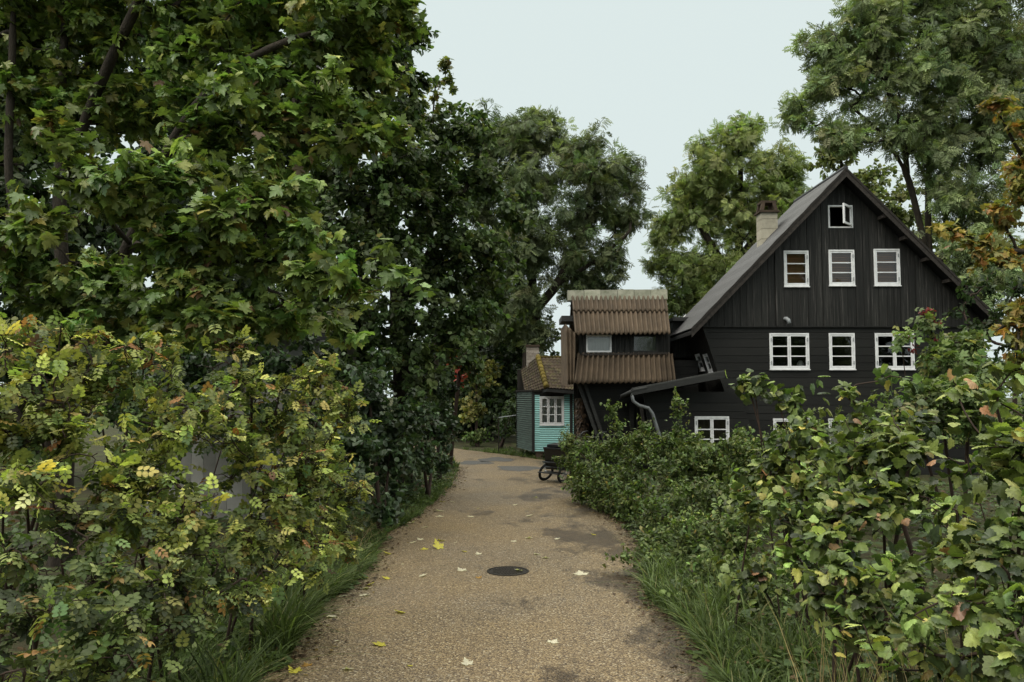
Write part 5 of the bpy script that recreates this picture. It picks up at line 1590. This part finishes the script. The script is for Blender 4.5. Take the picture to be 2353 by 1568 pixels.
# dry straw stalks by the left edge
n = 260
y = rng.uniform(8.5, 11.5, n); pts = np.stack([edge_x(Ledge, y) - rng.uniform(.15, .9, n), y], 1)
tag(blades('dry_grass', pts, np.full(n, .55), pick([((.32, .24, .11), 3), ((.24, .17, .08), 2)], n), .003, .9, np.tile([.3, 0], (n, 1))), kind='stuff')
n = 240
y = rng.uniform(3.4, 5.2, n); pts = np.stack([y*rng.uniform(.36, .58, n), y], 1)
tag(blades('dry_grass', pts, np.full(n, .9), pick([((.40, .31, .15), 3), ((.30, .22, .11), 2)], n), .003, .25), kind='stuff')
# ivy-like ground cover under the shrubs
N = 26000
x = rng.uniform(-9, 9, N); y = rng.uniform(3, 27, N)
lx, rx = edge_x(Ledge, y), edge_x(Redge, y)
ok = ((x < lx - .25) | (x > rx + .25)) & ~((x > 1.4) & (y > 18.6)) & ~((x < -2.6) & (y > 13))
x, y = x[ok], y[ok]; N = len(x)
gc = np.stack([x, y, rng.uniform(.02, .22, N)], 1)
a = rng.uniform(0, 2*np.pi, N)
tag(leaves('ground_cover', ROUND, gc, np.stack([np.cos(a), np.sin(a), rng.uniform(-.3, .3, N)], 1), np.array([0, 0, 1.0]) + rng.normal(0, .35, (N, 3)), rng.uniform(.05, .11, N),
           pick([((.06, .10, .03), 4), ((.045, .07, .025), 3), ((.09, .13, .04), 2), ((.10, .06, .03), .8)], N), M['leaf'], None), kind='stuff')
# crumbs of leaf litter along both edges of the path
N = 5200
y = rng.uniform(4.8, 22, N); sd_ = rng.choice([-1, 1], N)
off = np.abs(rng.normal(0, .16, N))
x = np.where(sd_ < 0, edge_x(Ledge, y) + off - .06, edge_x(Redge, y) - off + .06)
a = rng.uniform(0, 2*np.pi, N)
tag(leaves('leaf_litter', OVATE, np.stack([x, y, rng.uniform(.008, .02, N)], 1), np.stack([np.cos(a), np.sin(a), rng.uniform(-.1, .25, N)], 1), np.array([0, 0, 1.0]) + rng.normal(0, .25, (N, 3)),
           rng.uniform(.012, .055, N), pick([((.10, .055, .03), 4), ((.06, .035, .02), 4), ((.22, .15, .05), 1)], N), M['leaf'], None), kind='stuff')

# ------------------------------------------------------------------ fallen leaves, each its own
YELC, PALE, BRN = (.52, .46, .07), (.62, .57, .42), (.38, .22, .06)
FALL = [(65,1247,'y',1.1),(130,1215,'o',.8),(350,1240,'p',.8),(520,1105,'y',1.2),(290,1083,'p',.6),(260,955,'p',1.1),(628,933,'y',1.1),(990,1207,'p',.9),(687,1218,'y',.6),(1450,1090,'p',1),
        (2118,935,'p',1.1),(2105,883,'p',.7),(557,750,'y',1),(752,736,'p',1),(560,617,'y',1.2),(643,672,'p',.6),(440,840,'p',1.1),(445,805,'p',1.1),(470,785,'y',1),(435,750,'y',1),
        (325,845,'p',1),(760,592,'y',1),(835,588,'y',1.5),(848,547,'y',1.1),(700,557,'p',1.1),(738,540,'p',1),(975,605,'y',.8),(1050,618,'p',.8),(925,558,'p',.7),(690,452,'p',1.1),
        (763,475,'p',.8),(842,416,'p',1.1),(842,387,'p',1.1),(855,337,'y',1.1),(1007,417,'p',1),(1050,373,'y',.7),(1240,550,'p',.9),(1322,413,'p',1),(1320,533,'p',1),(1365,620,'p',.9),
        (1410,640,'p',.9),(1472,537,'p',.9),(1668,515,'y',.8),(1600,725,'p',1.6),(960,705,'p',1.2),(1265,712,'p',.9),(1052,745,'o',.8),(912,340,'p',.8),(1245,355,'p',.8),(1357,315,'p',.8)]
SPECIAL = {0: 'yellow fallen maple leaf on the path at the bottom left corner of the path', 1: 'small orange fallen leaf beside the grass at the bottom left', 3: 'largest yellow fallen maple leaf in the lower left of the path',
           5: 'pale fallen leaf on brown litter at the left path edge', 6: 'yellow fallen maple leaf alone left of centre, nearer than the manhole', 7: 'pale fallen leaf alone at the bottom centre of the path', 9: 'pale fallen leaf alone at the lower right of the path',
           10: 'white fallen leaf at the right path edge beside the tall grass', 13: 'pale fallen leaf level with the manhole cover, to its left', 14: 'yellow fallen leaf by the left grass tip, farther than the manhole',
           22: 'big yellow fallen leaf standing up on the path beyond the manhole', 42: 'yellow fallen leaf on the dark damp streak at the right', 43: 'large pale fallen leaf right of the manhole cover',
           44: 'pale fallen leaf close to the left of the manhole cover', 45: 'white fallen leaf lying on the manhole cover', 46: 'orange fallen leaf just in front of the manhole cover'}
for i, (zx, zy, kk, s) in enumerate(FALL):
    p = G((900 + zx*.595)/1.387, (1400 + zy*.595)/1.387)
    base = {'y': YELC, 'p': PALE, 'o': BRN}[kk]
    tv, tt, tk = MAPLE if s > .75 else OVATE
    L = .085*s*(1 if p.y < 12 else 1.25)
    a = rng.uniform(0, 2*np.pi)
    v = tv.copy(); v[:, 2] = -v[:, 2]*rng.uniform(.5, 1.6)
    v[:, 1] -= .35
    v *= L
    if i == 22: tilt = .5
    else: tilt = rng.uniform(-.12, .12)
    ca, sa = math.cos(a), math.sin(a)
    v = np.stack([v[:, 0]*ca - v[:, 1]*sa, v[:, 0]*sa + v[:, 1]*ca, v[:, 2] + v[:, 1]*tilt], 1)
    v[:, 2] -= v[:, 2].min() - (.016 if i == 45 else .006)
    o = raw_mesh('fallen_leaf', v, tt.reshape(-1), np.full(len(tt), 3), M['leaf'], None, np.clip(np.array(base)*rng.uniform(.85, 1.1)*tk[:, None], 0, 1))
    o.location = (p.x, p.y, 0)
    shared = {'y': 'yellow fallen maple leaf among the scattered leaves on the gravel path', 'p': 'small pale fallen leaf lying flat among the scattered leaves on the path', 'o': 'orange fallen leaf on the path'}[kk]
    tag(o, SPECIAL.get(i, shared), 'leaf', 'fallen leaves on the path')

# ------------------------------------------------------------------ trees behind the camera: some mirrored in the glass, some added to block low sky
b = Vector((17, -11, 0))
lob0 = [(0, 0, 0)]
def crown_at(c, n, r):
    d = unit(rng.normal(0, 1, (n, 3))); return np.array(c) + d*rng.uniform(.3, 1, (n, 1))*r, d
root = tag(empty('ash_tree', b), 'ash tree behind the viewer, mirrored in the cottage windows', 'tree')
cs_ = [crown_at((17 + dx, -11 + dy, z), 60, r) for dx, dy, z, r in ((0, 0, 9, 3), (2.5, 0, 7, 2.6), (-2.5, .5, 7, 2.6), (0, 1, 5, 2.8), (1, -1, 11.5, 2), (-3.5, 0, 4.5, 2.2), (3.5, 0, 4.2, 2.2))]
A = np.concatenate([c[0] for c in cs_]); O = np.concatenate([c[1] for c in cs_])
td = grow([[b, b + Vector((0, 0, 4)), b + Vector((.3, 0, 9))]], A, .01, .28, root, 'trunk', M['bark'])
foliage(A, td, O, 16, .8, ASH, .42, ASHP, M['leaf'], root, 'crown')
for dx, dy, lab_ in ((7.5, -2, 'ash tree right of the nearest one behind the viewer'), (-7, -3.5, 'ash tree left of the nearest one behind the viewer'), (-13, 2.5, 'ash tree added right behind the viewer to block low sky'), (-18.5, 0.5, 'ash tree added on the path axis behind the viewer to block low sky'), (-26, 2.5, 'ash tree added left of the path behind the viewer to block low sky'), (14, 1, 'ash tree farthest right behind the viewer')):
    r2 = root.copy(); C.objects.link(r2); r2.location = b + Vector((dx, dy, 0)); r2.rotation_euler = (0, 0, dx); r2.scale = (1, 1, .8)
    r2['label'] = lab_
    for chd in list(root.children):
        c2 = chd.copy(); C.objects.link(c2); c2.parent = r2
